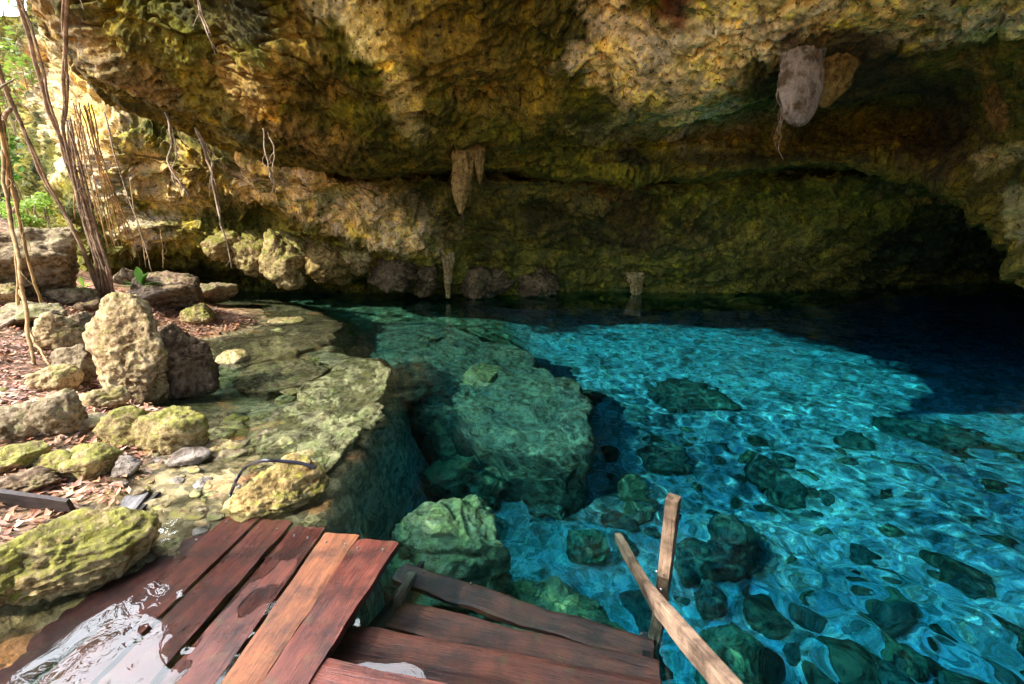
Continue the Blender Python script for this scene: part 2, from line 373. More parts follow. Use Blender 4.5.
# ------------------------------------------------------------------ cave: two control nets turned into rock
def catmull(P, t):
    n = len(P); i = np.clip(np.floor(t).astype(int), 0, n - 2); f = (t - i)
    sh = (len(t),) + (1,) * (P.ndim - 1); f = f.reshape(sh)
    p0 = P[np.maximum(i - 1, 0)]; p1 = P[i]; p2 = P[i + 1]; p3 = P[np.minimum(i + 2, n - 1)]
    return .5 * (2 * p1 + (p2 - p0) * f + (2 * p0 - 5 * p1 + 4 * p2 - p3) * f * f + (3 * p1 - p0 - 3 * p2 + p3) * f ** 3)
def net(cols, nu, nv):
    G = np.array(cols, float)                                             # columns x rows x 3
    A = catmull(G, np.linspace(0, len(G) - 1, nu)); B = catmull(A.transpose(1, 0, 2), np.linspace(0, G.shape[1] - 1, nv))
    return B.transpose(1, 0, 2)                                           # nu x nv x 3
def rockify(S, amps, seed, flip=1):
    du = np.gradient(S, axis=0); dv = np.gradient(S, axis=1); N = np.cross(du, dv)
    N /= np.linalg.norm(N, axis=2, keepdims=True) + 1e-9
    P = S.reshape(-1, 3); N = N.reshape(-1, 3) * flip
    warp = np.stack([fbm(P * .5, 2, seed + 90 + k) for k in range(3)], 1) * .8
    Pw = P + warp; sq = Pw * np.array([1, 1, 1.6])
    d = amps[0] * fbm(sq * .55, 3, seed) + amps[1] * fbm(sq * 1.3, 5, seed + 1, .55, True)
    cel = worley(sq * 1.9, seed + 2); d += amps[2] * (.5 - cel)
    pit = worley(Pw * 5.5 + 7, seed + 3); mask = sstep(-.1, .25, fbm(P * .9, 2, seed + 7))
    d -= amps[3] * sstep(.42, .12, pit) * (.3 + mask)
    d += amps[4] * fbm(Pw * 9, 3, seed + 4)
    crk = np.abs(fbm(Pw * np.array([.55, .55, 1.6]) + 31, 4, seed + 12, .55)); d -= .10 * sstep(.05, .0, crk)
    bed = P[:, 2] * 2.6 + 1.1 * fbm(P * .6, 3, seed + 15); fr = bed - np.floor(bed); bm_ = sstep(-.05, .25, fbm(P * .5 + 9, 3, seed + 16))
    d += bm_ * .11 * (sstep(0, .12, fr) - fr)
    return P + N * d[:, None], pit, N
def paint(P, base, patches, seed):
    """each patch: (px,py)-(px,py) joined by a stroke on the rock nearest that line of sight, radius in px, colour, strength"""
    rel = P - np.array([0, 0, H]); dep = rel[:, 1] * cP - rel[:, 2] * sP
    up = rel[:, 1] * sP + rel[:, 2] * cP
    ok = dep > .3; pxs = np.where(ok, 512 + F * rel[:, 0] / np.where(ok, dep, 1), -9999); pys = np.where(ok, 342 - F * up / np.where(ok, dep, 1), -9999)
    C = np.tile(np.array(base, float), (len(P), 1)); jit = fbm(P * 1.2, 5, seed, .6); j2 = fbm(P * 4, 4, seed + 9, .6)
    for (x0, y0, x1, y1, r, c, s) in patches:
        pa = P[np.argmin((pxs - x0) ** 2 + (pys - y0) ** 2)]; pb = P[np.argmin((pxs - x1) ** 2 + (pys - y1) ** 2)]
        e = pb - pa; t = np.clip(((P - pa) @ e) / (e @ e + 1e-6), 0, 1); dd = np.linalg.norm(P - pa - t[:, None] * e, axis=1)
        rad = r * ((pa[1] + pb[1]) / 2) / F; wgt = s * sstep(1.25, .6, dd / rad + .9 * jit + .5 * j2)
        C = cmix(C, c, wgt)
    return C, jit, j2

# lower wall: rows from its hidden top, down to the water line and below
#  px : top(py,Y)  d(py,Y)  c(py,Y)  c2  b(py,Y)  bottom(z,Y)
WL = [(-60,  (80, 16), (100, 16), (115, 15.5), (120, 15), (160, 15), (1.0, 15)),
      (28,   (-10, 14), (50, 13), (85, 12.5), (140, 12), (190, 11.5), (.4, 12)),
      (62,   (-120, 11.5), (45, 10.6), (100, 10.3), (160, 10), (225, 10), (.2, 10.3)),
      (110,  (-60, 10.6), (90, 9.9), (140, 9.4), (190, 9.6), (250, 10.0), (.0, 10.6)),
      (160,  (30, 11), (120, 9.8), (165, 9.5), (205, 10.2), (240, 10.2), (-.6, 13.0)),
      (210,  (60, 11.5), (140, 10.0), (175, 9.6), (215, 10.6), (250, 10.6), (-.6, 14.0)),
      (260,  (80, 12), (165, 9.6), (195, 9.6), (225, 10.8), (262, 10.6), (-.6, 13.6)),
      (310,  (100, 12), (175, 9.3), (205, 9.4), (240, 10.6), (270, 10.7), (-.6, 13.4)),
      (370,  (110, 12), (178, 9.7), (212, 9.7), (245, 10.2), (274, 11.2), (-.6, 12.8)),
      (440,  (120, 12), (178, 10.2), (212, 10.6), (250, 10.9), (282, 11.7), (-.6, 12.8)),
      (520,  (120, 12.5), (180, 10.6), (215, 11.4), (255, 12.0), (284, 12.2), (-.6, 12.4)),
      (600,  (120, 12.5), (182, 10.8), (215, 11.4), (255, 12.3), (282, 12.8), (-.6, 13.2)),
      (680,  (120, 12.5), (180, 10.5), (212, 10.9), (250, 11.5), (280, 12.2), (-.6, 12.8)),
      (760,  (120, 12), (176, 10.5), (208, 10.9), (248, 11.5), (280, 12.2), (-.6, 12.9)),
      (840,  (120, 12), (176, 10.5), (205, 11.0), (246, 11.8), (276, 12.6), (-.6, 13.6)),
      (920,  (120, 11), (180, 10.3), (205, 11.0), (236, 12.3), (266, 13.6), (-.6, 14.8)),
      (1000, (120, 10.5), (185, 10.0), (208, 11.0), (236, 13.0), (272, 14.5), (-.6, 15.0)),
      (1100, (100, 9.5), (190, 9.0), (215, 10), (240, 12.0), (275, 13.5), (-.6, 14)),
      (1300, (60, 7), (190, 6.6), (220, 7.5), (260, 9.5), (290, 10.5), (-.6, 11)),
      (1700, (0, 4), (160, 4), (220, 4.6), (280, 6), (320, 6.5), (-.6, 6.8)),
      (2600, (-300, 1.6), (0, 1.6), (220, 2), (400, 2.6), (480, 2.8), (-.6, 3.0))]
cols = []
for c in WL:
    rec = float(np.interp(c[0], [300, 480], [.2, 1.4])); pts = [atY(c[0], p, y) for p, y in c[1:6]]; pts.insert(1, atY(c[0], c[2][0] - 9, c[2][1] + rec))
    zb, yb = c[6]; d = ray(c[0], 290); xb = d[0] / d[1] * yb
    pts += [np.array([xb, yb, zb]), np.array([xb * 1.03, yb * 1.05, -5.0])]
    cols.append(pts)
# close the cave on the right and behind, outside the photograph
for (x, y) in [(9, .5), (12, -3)]:
    cols.append([np.array([x * .9, y, 5.0]), np.array([x, y, 4.2]), np.array([x, y, 3.5]), np.array([x, y, 2.5]), np.array([x, y, 1.6]), np.array([x * 1.02, y, .8]), np.array([x * 1.05, y, -.6]), np.array([x * 1.06, y, -5.])])
S = net(cols, 1000, 340)
# scallops: dripping lumps along the foot of the wall
P, pit, N = rockify(S, (.36, .18, .12, .10, .045), 100, 1)
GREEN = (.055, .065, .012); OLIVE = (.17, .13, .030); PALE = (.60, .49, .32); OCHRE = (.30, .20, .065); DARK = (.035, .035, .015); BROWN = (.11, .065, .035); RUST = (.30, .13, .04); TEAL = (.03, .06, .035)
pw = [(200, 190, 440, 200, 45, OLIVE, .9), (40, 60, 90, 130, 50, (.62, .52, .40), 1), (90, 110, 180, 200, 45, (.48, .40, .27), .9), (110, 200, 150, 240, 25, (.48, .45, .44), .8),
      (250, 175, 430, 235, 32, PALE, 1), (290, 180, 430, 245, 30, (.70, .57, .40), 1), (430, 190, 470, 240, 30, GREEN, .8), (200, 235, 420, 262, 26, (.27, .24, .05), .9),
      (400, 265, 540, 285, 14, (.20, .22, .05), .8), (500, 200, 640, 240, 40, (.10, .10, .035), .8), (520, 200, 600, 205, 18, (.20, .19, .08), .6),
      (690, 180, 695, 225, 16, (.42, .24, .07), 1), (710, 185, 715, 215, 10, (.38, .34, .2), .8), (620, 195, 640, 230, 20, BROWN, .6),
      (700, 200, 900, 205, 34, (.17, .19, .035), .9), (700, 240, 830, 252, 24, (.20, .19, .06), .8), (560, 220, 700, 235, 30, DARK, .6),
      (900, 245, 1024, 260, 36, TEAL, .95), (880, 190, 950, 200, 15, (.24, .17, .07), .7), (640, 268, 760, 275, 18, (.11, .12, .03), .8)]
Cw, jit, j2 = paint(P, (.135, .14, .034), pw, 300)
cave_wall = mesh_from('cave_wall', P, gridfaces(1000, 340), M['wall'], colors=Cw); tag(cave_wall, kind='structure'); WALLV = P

# ceiling: hidden inner edge, lip, recess, ridge, frame top, rim, outer top
CL = [# px,  lip(py,Y)   f1(py,Y)    f2(py,Y)    g(py,Y)      rim (dY, z)
      (22,   (-40, 6.3), (-58, 6.2), (-80, 6.1), (-105, 6.0)),
      (75,   (36, 6.5), (12, 6.3), (-15, 6.2), (-55, 6.1)),
      (120,  (80, 6.8), (55, 6.5), (22, 6.3), (-25, 6.2)),
      (165,  (98, 7.1), (70, 6.7), (35, 6.4), (-8, 6.3)),
      (215,  (122, 7.4), (92, 6.9), (45, 6.5), (-4, 6.4)),
      (262,  (150, 7.6), (110, 6.7), (55, 6.4), (0, 6.25)),
      (320,  (160, 8.2), (118, 7.2), (62, 6.6), (0, 6.4)),
      (390,  (168, 8.8), (125, 7.8), (65, 7.0), (0, 6.5)),
      (450,  (163, 9.1), (130, 8.2), (70, 7.2), (0, 6.4)),
      (520,  (165, 9.4), (135, 8.6), (75, 7.5), (0, 6.5)),
      (590,  (170, 9.5), (140, 9.1), (95, 7.9), (0, 6.6)),
      (650,  (170, 9.4), (135, 9.3), (95, 7.4), (0, 6.3)),
      (720,  (166, 9.2), (125, 9.4), (82, 7.0), (0, 6.0)),
      (790,  (160, 9.0), (115, 9.3), (64, 6.6), (0, 5.6)),
      (860,  (160, 9.0), (110, 9.3), (50, 6.4), (-10, 5.4)),
      (930,  (168, 8.6), (115, 8.8), (52, 6.5), (-10, 5.3)),
      (975,  (200, 7.3), (130, 7.7), (45, 6.4), (-10, 5.1)),
      (1024, (258, 6.4), (165, 6.6), (60, 5.9), (-15, 4.9)),
      (1100, (320, 5.6), (200, 5.5), (80, 5.2), (-30, 4.3)),
      (1300, (360, 4.4), (230, 4.2), (80, 4.0), (-80, 3.5)),
      (1700, (420, 3.0), (200, 2.9), (0, 2.8), (-200, 2.5)),
      (2600, (500, 1.8), (100, 1.7), (-300, 1.6), (-800, 1.4))]
cols = []
for i, c in enumerate(CL):
    lip, f1, f2, g = [atY(c[0], p, y) for p, y in c[1:]]
    hid = lip + np.array([lip[0] * .30, lip[1] * .30, .15]); mid = lip + np.array([lip[0] * .06, lip[1] * .06, .02])
    left = 1 - sstep(100, 420, np.array([c[0]]))[0]
    run = float(np.interp(c[0], [0, 150, 390, 520, 720, 900], [.1, .12, .7, 1.4, 3.0, 4.2])); rise = .3 + .35 * run
    gd = g[:2] / np.linalg.norm(g[:2]); lf = float(np.interp(c[0], [250, 450], [1, 0]))
    h = np.array([*(g[:2] - gd * run * .55), g[2] + rise * .55]); r_ = np.array([*(g[:2] - gd * run), g[2] + rise])
    tops = [np.array([*(g[:2] + gd * (e - run * k)), g[2] + rise + z]) for e, k, z in ((0, .95, .3 - .2 * lf), (.6, .7, .55 - .45 * lf), (1.8, .3, .8 - .6 * lf), (4, 0, 1.2 - .9 * lf), (8, 0, 1.8 - 1.2 * lf), (16, 0, 2.6 - 1.4 * lf))]
    cols.append([hid, mid, lip, f1, f2, g, h, r_, *tops])
S = net(cols, 900, 560)
P, pit, N = rockify(S, (.27, .06, .05, .12, .05), 500, 1)
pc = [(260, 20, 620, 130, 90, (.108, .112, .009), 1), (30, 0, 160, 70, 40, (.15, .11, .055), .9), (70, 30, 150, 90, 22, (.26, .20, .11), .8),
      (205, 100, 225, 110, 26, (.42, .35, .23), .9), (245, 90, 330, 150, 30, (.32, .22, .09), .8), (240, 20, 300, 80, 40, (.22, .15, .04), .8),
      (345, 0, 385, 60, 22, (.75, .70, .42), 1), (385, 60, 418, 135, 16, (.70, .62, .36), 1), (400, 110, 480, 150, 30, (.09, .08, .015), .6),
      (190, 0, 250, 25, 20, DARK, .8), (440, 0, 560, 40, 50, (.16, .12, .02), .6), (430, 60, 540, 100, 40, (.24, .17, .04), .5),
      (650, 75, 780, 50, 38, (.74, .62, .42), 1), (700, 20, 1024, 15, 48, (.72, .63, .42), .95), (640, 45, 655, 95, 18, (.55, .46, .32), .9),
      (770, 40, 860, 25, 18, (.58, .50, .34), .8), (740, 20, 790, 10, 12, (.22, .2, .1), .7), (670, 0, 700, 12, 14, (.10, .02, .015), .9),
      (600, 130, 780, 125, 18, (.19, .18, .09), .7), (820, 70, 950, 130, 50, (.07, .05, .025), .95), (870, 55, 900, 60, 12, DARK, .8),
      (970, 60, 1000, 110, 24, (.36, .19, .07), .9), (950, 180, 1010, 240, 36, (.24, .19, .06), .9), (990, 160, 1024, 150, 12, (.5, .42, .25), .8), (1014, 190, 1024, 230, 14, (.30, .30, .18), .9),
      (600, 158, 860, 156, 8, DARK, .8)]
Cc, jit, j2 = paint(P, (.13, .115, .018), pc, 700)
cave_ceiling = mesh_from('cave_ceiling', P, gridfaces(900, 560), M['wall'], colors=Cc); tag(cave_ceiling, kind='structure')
CEIL = P

# ------------------------------------------------------------------ water
wx = axis([(-26, -12, 1.0), (-12, -5, .12), (-5, -2.6, .04), (-2.6, 2.6, .02), (2.6, 6, .03), (6, 10, .07), (10, 24, 1.0)])
wy = axis([(-3, .6, .3), (.6, 3, .02), (3, 6, .03), (6, 12, .06), (12, 20, .4)])
X, Y = np.meshgrid(wx, wy, indexing='ij'); q = np.column_stack([X.ravel(), Y.ravel(), 0 * X.ravel()])
rr = np.hypot(q[:, 0], q[:, 1]); wq = q + .10 * np.column_stack([fbm(q * 1.3, 2, 61), fbm(q * 1.3, 2, 62), 0 * rr])
nearw = sstep(7.5, 3.0, rr)
modw = np.clip(1 + 1.6 * fbm(q * .55, 2, 68), .25, 1.9)
stepw = sstep(2.6, 2.0, q[:, 1]) * sstep(-.9, -.5, q[:, 0])
zw = .0060 * fbm(wq * 1.9, 2, 63, .5) + (.0014 + .0048 * nearw) * modw * fbm(wq * 4.2, 2, 64, .5) + .0018 * nearw * modw * noise(wq * 10, 65) + .0045 * stepw * noise(wq * 3.2, 69)
over = sstep(-.5, -1.0, q[:, 0]) * sstep(3.2, 2.4, q[:, 1]); zw += over * (.0015 * noise(wq * 9.5, 66) + .0010 * noise(wq * 17, 67))
zw *= sstep(14, 7, rr) * .85 + .15
V = q.copy(); V[:, 2] = zw; nx, ny = len(wx), len(wy)
G = np.arange(nx * ny).reshape(nx, ny)
ring = list(G[:, 0]) + list(G[-1, 1:]) + list(G[-2::-1, -1]) + list(G[0, -2:0:-1])
Vb = V[ring].copy(); Vb[:, 2] = -7.0; b0 = len(V); V = np.vstack([V, Vb]); nr = len(ring)
faces = [tuple(f) for f in gridfaces(nx, ny)[:, ::-1]]
faces += [(ring[i], ring[(i + 1) % nr], b0 + (i + 1) % nr, b0 + i) for i in range(nr)][::1]
faces += [tuple(b0 + i for i in range(nr))[::-1]]
water = mesh_from('water', V, faces, M['water']); tag(water, kind='structure')
bm = bmesh.new(); bm.from_mesh(water.data); bmesh.ops.recalc_face_normals(bm, faces=bm.faces); bm.to_mesh(water.data); bm.free()
for p_ in water.data.polygons[-(nr + 1):]: p_.use_smooth = False
if CAUSTICS:
    water.cycles.is_caustics_caster = True
    ground.cycles.is_caustics_receiver = True
# the absorbing depth of the pool; its rim reaches just over the surface so sun rays leave it cleanly
b = NB('water_body'); va = b.n('ShaderNodeVolumeAbsorption'); va.inputs['Color'].default_value = (0.0, .785, .93, 1); va.inputs['Density'].default_value = .84
b.l(va.outputs[0], b.out.inputs['Volume'])
bm = bmesh.new(); bmesh.ops.create_cube(bm, size=1, matrix=Matrix.Translation((-1, 8.5, -3.385)) @ Matrix.Diagonal((49.8, 22.8, 6.83, 1)))
me = bpy.data.meshes.new('water_body'); bm.to_mesh(me); me.materials.append(b.m); dw = bpy.data.objects.new('water_body', me); col.objects.link(dw); tag(dw, kind='structure')
# ------------------------------------------------------------------ where a line of sight lands
def project(P):
    rel = P - np.array([0, 0, H]); dep = rel[:, 1] * cP - rel[:, 2] * sP; up = rel[:, 1] * sP + rel[:, 2] * cP
    ok = dep > .3; dd = np.where(ok, dep, 1)
    return np.where(ok, 512 + F * rel[:, 0] / dd, -9e3), np.where(ok, 342 - F * up / dd, -9e3), dep
_allc = np.vstack([CEIL, WALLV]); _cx, _cy, _cd = project(_allc)
def cavehit(px, py, rad=7):
    m = (np.abs(_cx - px) < rad) & (np.abs(_cy - py) < rad)
    if not m.any(): return atY(px, py, 8.0)
    i = np.where(m)[0]; return _allc[i[np.argmin(_cd[i])]]
def hit(px, py):
    """first point of the ground along the line of sight, bent at the water surface"""
    d = ray(px, py); d = d / np.linalg.norm(d); o = np.array([0, 0, H])
    if d[2] < 0:
        t = np.arange(.8, -H / d[2], .02); p = o + t[:, None] * d
        z = terrain(p[:, :2])[0]; k = np.where(p[:, 2] < z)[0]
        if len(k): return p[k[0]]
        o = o + d * (-H / d[2]); h = math.hypot(d[0], d[1]) / 1.33; d = np.array([d[0] / 1.33, d[1] / 1.33, -math.sqrt(1 - h * h)])
        t = np.arange(0, 7, .02); p = o + t[:, None] * d
        z = terrain(p[:, :2])[0]; k = np.where(p[:, 2] < z)[0]
        if len(k): return p[k[0]]
        return p[-1]
    t = np.arange(.8, 40, .05); p = o + t[:, None] * d; z = terrain(p[:, :2])[0]; k = np.where(p[:, 2] < z)[0]
    return p[k[0]] if len(k) else p[-1]

# ------------------------------------------------------------------ rocks
def ico(level):
    bm = bmesh.new(); bmesh.ops.create_icosphere(bm, subdivisions=level, radius=1)
    V = np.array([v.co[:] for v in bm.verts]); Fc = np.array([[v.index for v in f.verts] for f in bm.faces]); bm.free()
    return V, Fc
ICO = {k: ico(k) for k in (3, 4, 5, 6)}
def rock_verts(size, seed, level=5, planes=13, soft=30, rough=.10, fine=.02):
    rs = np.random.RandomState(seed); V, Fc = ICO[level]
    N = rs.normal(size=(planes, 3)); N /= np.linalg.norm(N, axis=1, keepdims=True); D = rs.uniform(.62, .95, planes)
    dots = V @ N.T; r = np.where(dots > .05, D / np.maximum(dots, .05), 50.)
    r = -np.log(np.exp(-soft * r).sum(1) + np.exp(-soft * 1.12)) / soft
    P = V * r[:, None] * np.array(size) * .5 * 1.08
    m = float(np.mean(size)); q = P / m * 2 + seed * 3.1
    qs = q + .5 * np.stack([fbm(q * .9, 2, seed + 40 + k) for k in range(3)], 1)
    r2 = rough * m * (.9 * fbm(q * 1.1, 4, seed, .55) + .42 * fbm(qs * 2.4, 5, seed + 3, .6, True) - .12)
    r2 += rough * m * .55 * fbm(qs * np.array([1.0, 1.0, 5.5]), 3, seed + 11, .6)
    pit = worley(qs * 4.5, seed + 5); r2 -= rough * m * .40 * sstep(.42, .1, pit) * sstep(-.2, .2, fbm(q * 1.5, 2, seed + 6))
    r2 += fine * m * fbm(q * 7, 3, seed + 8, .6)
    return P + V * r2[:, None], Fc
def make_rock(name, loc, size, mat, label, seed, level=5, rz=0.0, group=None, cat='rock', tilt=(0, 0), **k):
    V, Fc = rock_verts(size, seed, level, **k)
    o = mesh_from(name, V, Fc, mat); o.location = loc; o.rotation_euler = (tilt[0], tilt[1], rz)
    return tag(o, label, cat, group)
def boulder(box, mat, label, seed, dr=.8, sink=.15, level=5, name='boulder', hmin=.3, grp=None, base=None, rz=0., cat='rock', back=.5, **k):
    x0, y0, x1, y1 = box; p = hit((x0 + x1) / 2, y1) if base is None else base
    dist = math.sqrt(p[0] ** 2 + p[1] ** 2 + (p[2] - H) ** 2); ca = math.hypot(p[0], p[1]) / dist; sa = (H - p[2]) / dist
    dv = dist * (p[1] * cP + (H - p[2]) * sP) / dist; s = dv / F
    wd = (x1 - x0) * s; dp_ = wd * dr; ht = max(((y1 - y0) * s - dp_ * sa) / ca, hmin * wd)
    d2 = p[:2] / np.linalg.norm(p[:2]); c = p[:2] + d2 * dp_ * back
    tot = ht * (1 + sink)
    rz = rz + math.atan2(-d2[0], d2[1])
    return make_rock(name, (c[0], c[1], p[2] + ht - tot / 2), (wd, dp_, tot), mat, label, seed, level, rz, grp, cat, **k)

PR, MR, GR, BR, AR, DA = M['pale_rock'], M['moss_rock'], M['grey_rock'], M['brown_rock'], M['algae_rock'], M['dark_algae']
boulder((112, 300, 168, 405), PR, 'tallest pale limestone boulder standing at the water edge with a squared top', 3, .75, level=6, planes=11, rough=.09)
boulder((156, 314, 214, 402), BR, 'dark brown boulder leaning behind the tall pale one, its foot in the water', 12, .9, level=6)
boulder((150, 396, 205, 456), MR, 'blocky boulder with yellow-green moss at the shallow water edge below the tall pale boulder', 5, .8, level=5, planes=9)
boulder((113, 404, 160, 448), MR, 'low moss-covered block wedged between leaf litter and the blocky mossy boulder', 6, .8)
hose_rock = boulder((234, 452, 320, 524), M['yellow_rock'], 'yellow rock at the deck edge with a black hose draped over it', 33, .5, hmin=.8, level=6, planes=12, soft=22)
boulder((-20, 508, 138, 606), MR, 'big mossy boulder lying on the left side of the wooden deck', 47, .5, level=6, planes=12, sink=.05, hmin=.42)
boulder((-70, 540, 26, 640), MR, 'mossy rock cut by the left picture edge beside the big deck boulder', 44, .8, level=6)
boulder((-30, 218, 82, 302), GR, 'large rounded grey-brown boulder behind the thin aerial roots', 51, .7, level=6)
boulder((38, 312, 80, 354), PR, 'white angular chunk with a split face beside the thin root feet', 52, .7)
boulder((70, 308, 104, 352), GR, 'grey ragged stone leaning on the white angular chunk', 53, .8)
boulder((34, 362, 74, 394), PR, 'cream stone with a raised corner among the dry leaves', 54, .8, planes=9)
boulder((64, 342, 98, 388), GR, 'grey pitted stone right of the cream stone in the leaf litter', 55, .9)
boulder((84, 382, 124, 410), PR, 'flat tan stone lying against the foot of the tall pale boulder', 56, .8)
boulder((42, 388, 80, 438), GR, 'upright wedge-shaped stone below the cream stone', 57, .7, planes=9)
boulder((-12, 398, 52, 446), GR, 'broad grey slab with green patches at the left picture edge', 58, 1.0)
boulder((-10, 442, 46, 474), MR, 'low mossy stone above the dark board at the left edge', 59, .9)
boulder((42, 448, 78, 482), MR, 'small mossy stone between two flat mossy rocks', 60, .9)
boulder((62, 438, 122, 484), MR, 'flat mossy wedge rock sloping down to the shallow water', 61, .9)
boulder((0, 464, 58, 500), BR, 'brown rock touching the top of the dark board', 62, .8)
dome = boulder((138, 272, 202, 312), BR, 'dome-shaped brown rock under the broad-leaved plant', 63, .8)
boulder((180, 280, 232, 304), GR, 'flat olive rock running out into the water behind the domed rock', 64, 1.1, hmin=.2)
boulder((186, 304, 218, 326), MR, 'small mossy stone at the waterline below the domed rock', 65, .9)
boulder((-10, 282, 24, 306), PR, 'pale slab under the roots at the far left', 66, .9)
boulder((-14, 300, 62, 330), GR, 'long flat grey ledge stone crossed by the root feet', 67, 1.2, hmin=.2)
boulder((54, 284, 92, 306), GR, 'rounded grey stone beside the foot of the dark root trunk', 68, .8)
boulder((116, 452, 142, 478), M['lilac_rock'], 'small lilac-grey stone in the wet gravel under the low moss block', 69, .8, level=4)
boulder((172, 446, 206, 468), M['lilac_rock'], 'flat lilac-grey stone against the foot of the blocky mossy boulder', 70, .9, level=4)
boulder((8, 100, 58, 182), PR, 'sunlit white boulder in the opening behind the roots', 71, .8, base=hit(34, 215) + np.array([0, 0, .2]))
boulder((78, 296, 100, 312), BR, 'little brown stone at the top of the tall pale boulder', 72, .8, level=4)
boulder((100, 326, 112, 350), GR, 'small grey stone pressed against the left side of the tall boulder', 73, .8, level=4)
boulder((80, 410, 112, 432), GR, 'half buried grey stone below the flat tan stone', 74, .9, level=4)
boulder((120, 268, 142, 286), GR, 'small pale grey stone at the foot of the yellow root bundle', 75, .8, level=4)
# many small stones on the bank
rs = np.random.RandomState(5)
for i in range(46):
    px, py = rs.uniform(0, 160), rs.uniform(300, 500); p = hit(px, py)
    if p[2] < .0: continue
    s = rs.uniform(.03, .085); make_rock('small_stone', p + [0, 0, s * .15], (s * 1.3, s, s * .7), [PR, GR, BR, MR][i % 4], 'small loose stone among the dry leaves on the bank', 200 + i % 6, 3, rs.uniform(0, 6), 'small stones on the bank', 'stone')

# shallow shelf, drowned rocks
slab_px = [(258, 452), (272, 430), (300, 404), (330, 372), (352, 358), (376, 358), (388, 368), (386, 384), (376, 402), (364, 428), (348, 448), (334, 466), (322, 480), (318, 496), (298, 492), (280, 474)]
def slab(name, pts, ztop, thick, mat, label, seed, cat='rock', fn=at, amp=1.0):
    W = np.array([fn(a, c, ztop)[:2] for a, c in pts]); c0 = W.mean(0)
    lo, hi = W.min(0), W.max(0); n = len(W)
    # star-shaped remap of a disc onto the outline
    ang = np.arctan2(W[:, 1] - c0[1], W[:, 0] - c0[0]); rad = np.linalg.norm(W - c0, axis=1); o_ = np.argsort(ang); ang, rad = ang[o_], rad[o_]
    A = 220; th = np.linspace(-np.pi, np.pi, A, endpoint=False)
    rr_ = np.interp(th, np.concatenate([ang - 2 * np.pi, ang, ang + 2 * np.pi]), np.tile(rad, 3))
    rr_ = rr_ * (1 + .13 * fbm(np.column_stack([np.cos(th) * 3, np.sin(th) * 3, 0 * th + seed]), 4, seed, .6))
    rows = [(f, 0.0) for f in np.linspace(.02, .97, 46)] + [(1.0, -.03), (1.005, -.10), (.99, -.22), (.97, -.4), (.98, -.65), (.96, -1.0), (.9, -1.5), (.85, -2.2)]
    P = []
    for f, dz in rows:
        P.append(np.column_stack([np.cos(th) * rr_ * f, np.sin(th) * rr_ * f, np.full(A, dz * thick / .6)]))
    P = np.array(P).reshape(-1, 3); nr_ = len(rows)
    Wd = P + np.array([c0[0], c0[1], 0]); out = P / (np.linalg.norm(P[:, :2], axis=1, keepdims=True) + 1e-6); out[:, 2] = 0
    side = sstep(0, -.08, P[:, 2])
    P[:, 2] += (1 - side) * ((amp - 1) * .10 * fbm(Wd * 1.3, 4, seed + 9) + (amp - 1) * .06 * fbm(Wd * 2.6, 4, seed + 10, .6, True) + .060 * fbm(Wd * np.array([3, 3, 3]), 4, seed) + .022 * fbm(Wd * np.array([9., 5., 5.]), 4, seed + 1, .6, True) - .02 * sstep(.35, .1, worley(Wd * 9, seed + 2)))
    P += out * (side * (.10 * fbm(Wd * 2.6, 4, seed + 4))[:] + .035 * fbm(Wd * 7, 3, seed + 6) * (np.linalg.norm(P[:, :2], axis=1) > .2))[:, None]
    Fc = []
    for r_ in range(nr_ - 1):
        a = np.arange(A); b_ = (a + 1) % A; Fc.append(np.stack([r_ * A + a, (r_ + 1) * A + a, (r_ + 1) * A + b_, r_ * A + b_], 1))
    Fc = np.vstack(Fc); P = np.vstack([P, [[0, 0, P[0, 2]]]]); k = len(P) - 1
    F2 = [tuple(f) for f in Fc] + [((i + 1) % A, k, i) for i in range(A)]
    o = mesh_from(name, P, F2, mat); o.location = (c0[0], c0[1], ztop)
    return tag(o, label, cat)
slab('rock_ledge', slab_px, -.015, .9, M['ledge_rock'], 'long flat limestone ledge just under the surface, pointing from the yellow rock into the pool', 81)
slab('rock_ledge', [(205, 345), (215, 330), (245, 318), (300, 316), (330, 322), (334, 336), (318, 350), (290, 356), (262, 368), (235, 366), (212, 360)], -.075, .35, M['shelf_rock'], 'broad broken slab under shallow water beyond the long ledge', 82)
slab('rock_ledge', [(238, 385), (262, 370), (300, 366), (322, 372), (312, 388), (290, 396), (262, 400), (244, 396)], -.13, .3, M['shelf_rock'], 'brown-green slab between the broad slab and the long ledge', 83)
boulder((266, 318, 302, 330), PR, 'white flat stone under water near the far end of the shallow shelf', 84, 1.0, level=4, hmin=.1, base=at(284, 328, -.08))
boulder((283, 396, 302, 406), PR, 'small white stone beside the long ledge', 85, 1.0, level=4, hmin=.2, base=at(292, 404, -.16))
boulder((222, 352, 250, 372), PR, 'cream stone lying on the left part of the broad broken slab', 86, 1.0, level=4, hmin=.2, base=at(236, 368, -.08))
rs = np.random.RandomState(9)
for i in range(110):
    px, py = rs.uniform(200, 330), rs.uniform(300, 470); p = hit(px, py)
    if p[2] > -.04 or p[2] < -.6: continue
    s = rs.uniform(.06, .24); make_rock('shelf_stone', p + [0, 0, s * .1], (s * 1.4, s, s * .6), [AR, GR, MR, PR][i % 4], 'rounded stone on the shallow shelf left of the long ledge', 220 + i % 7, 4, rs.uniform(0, 6), 'stones on the shallow shelf', 'stone')
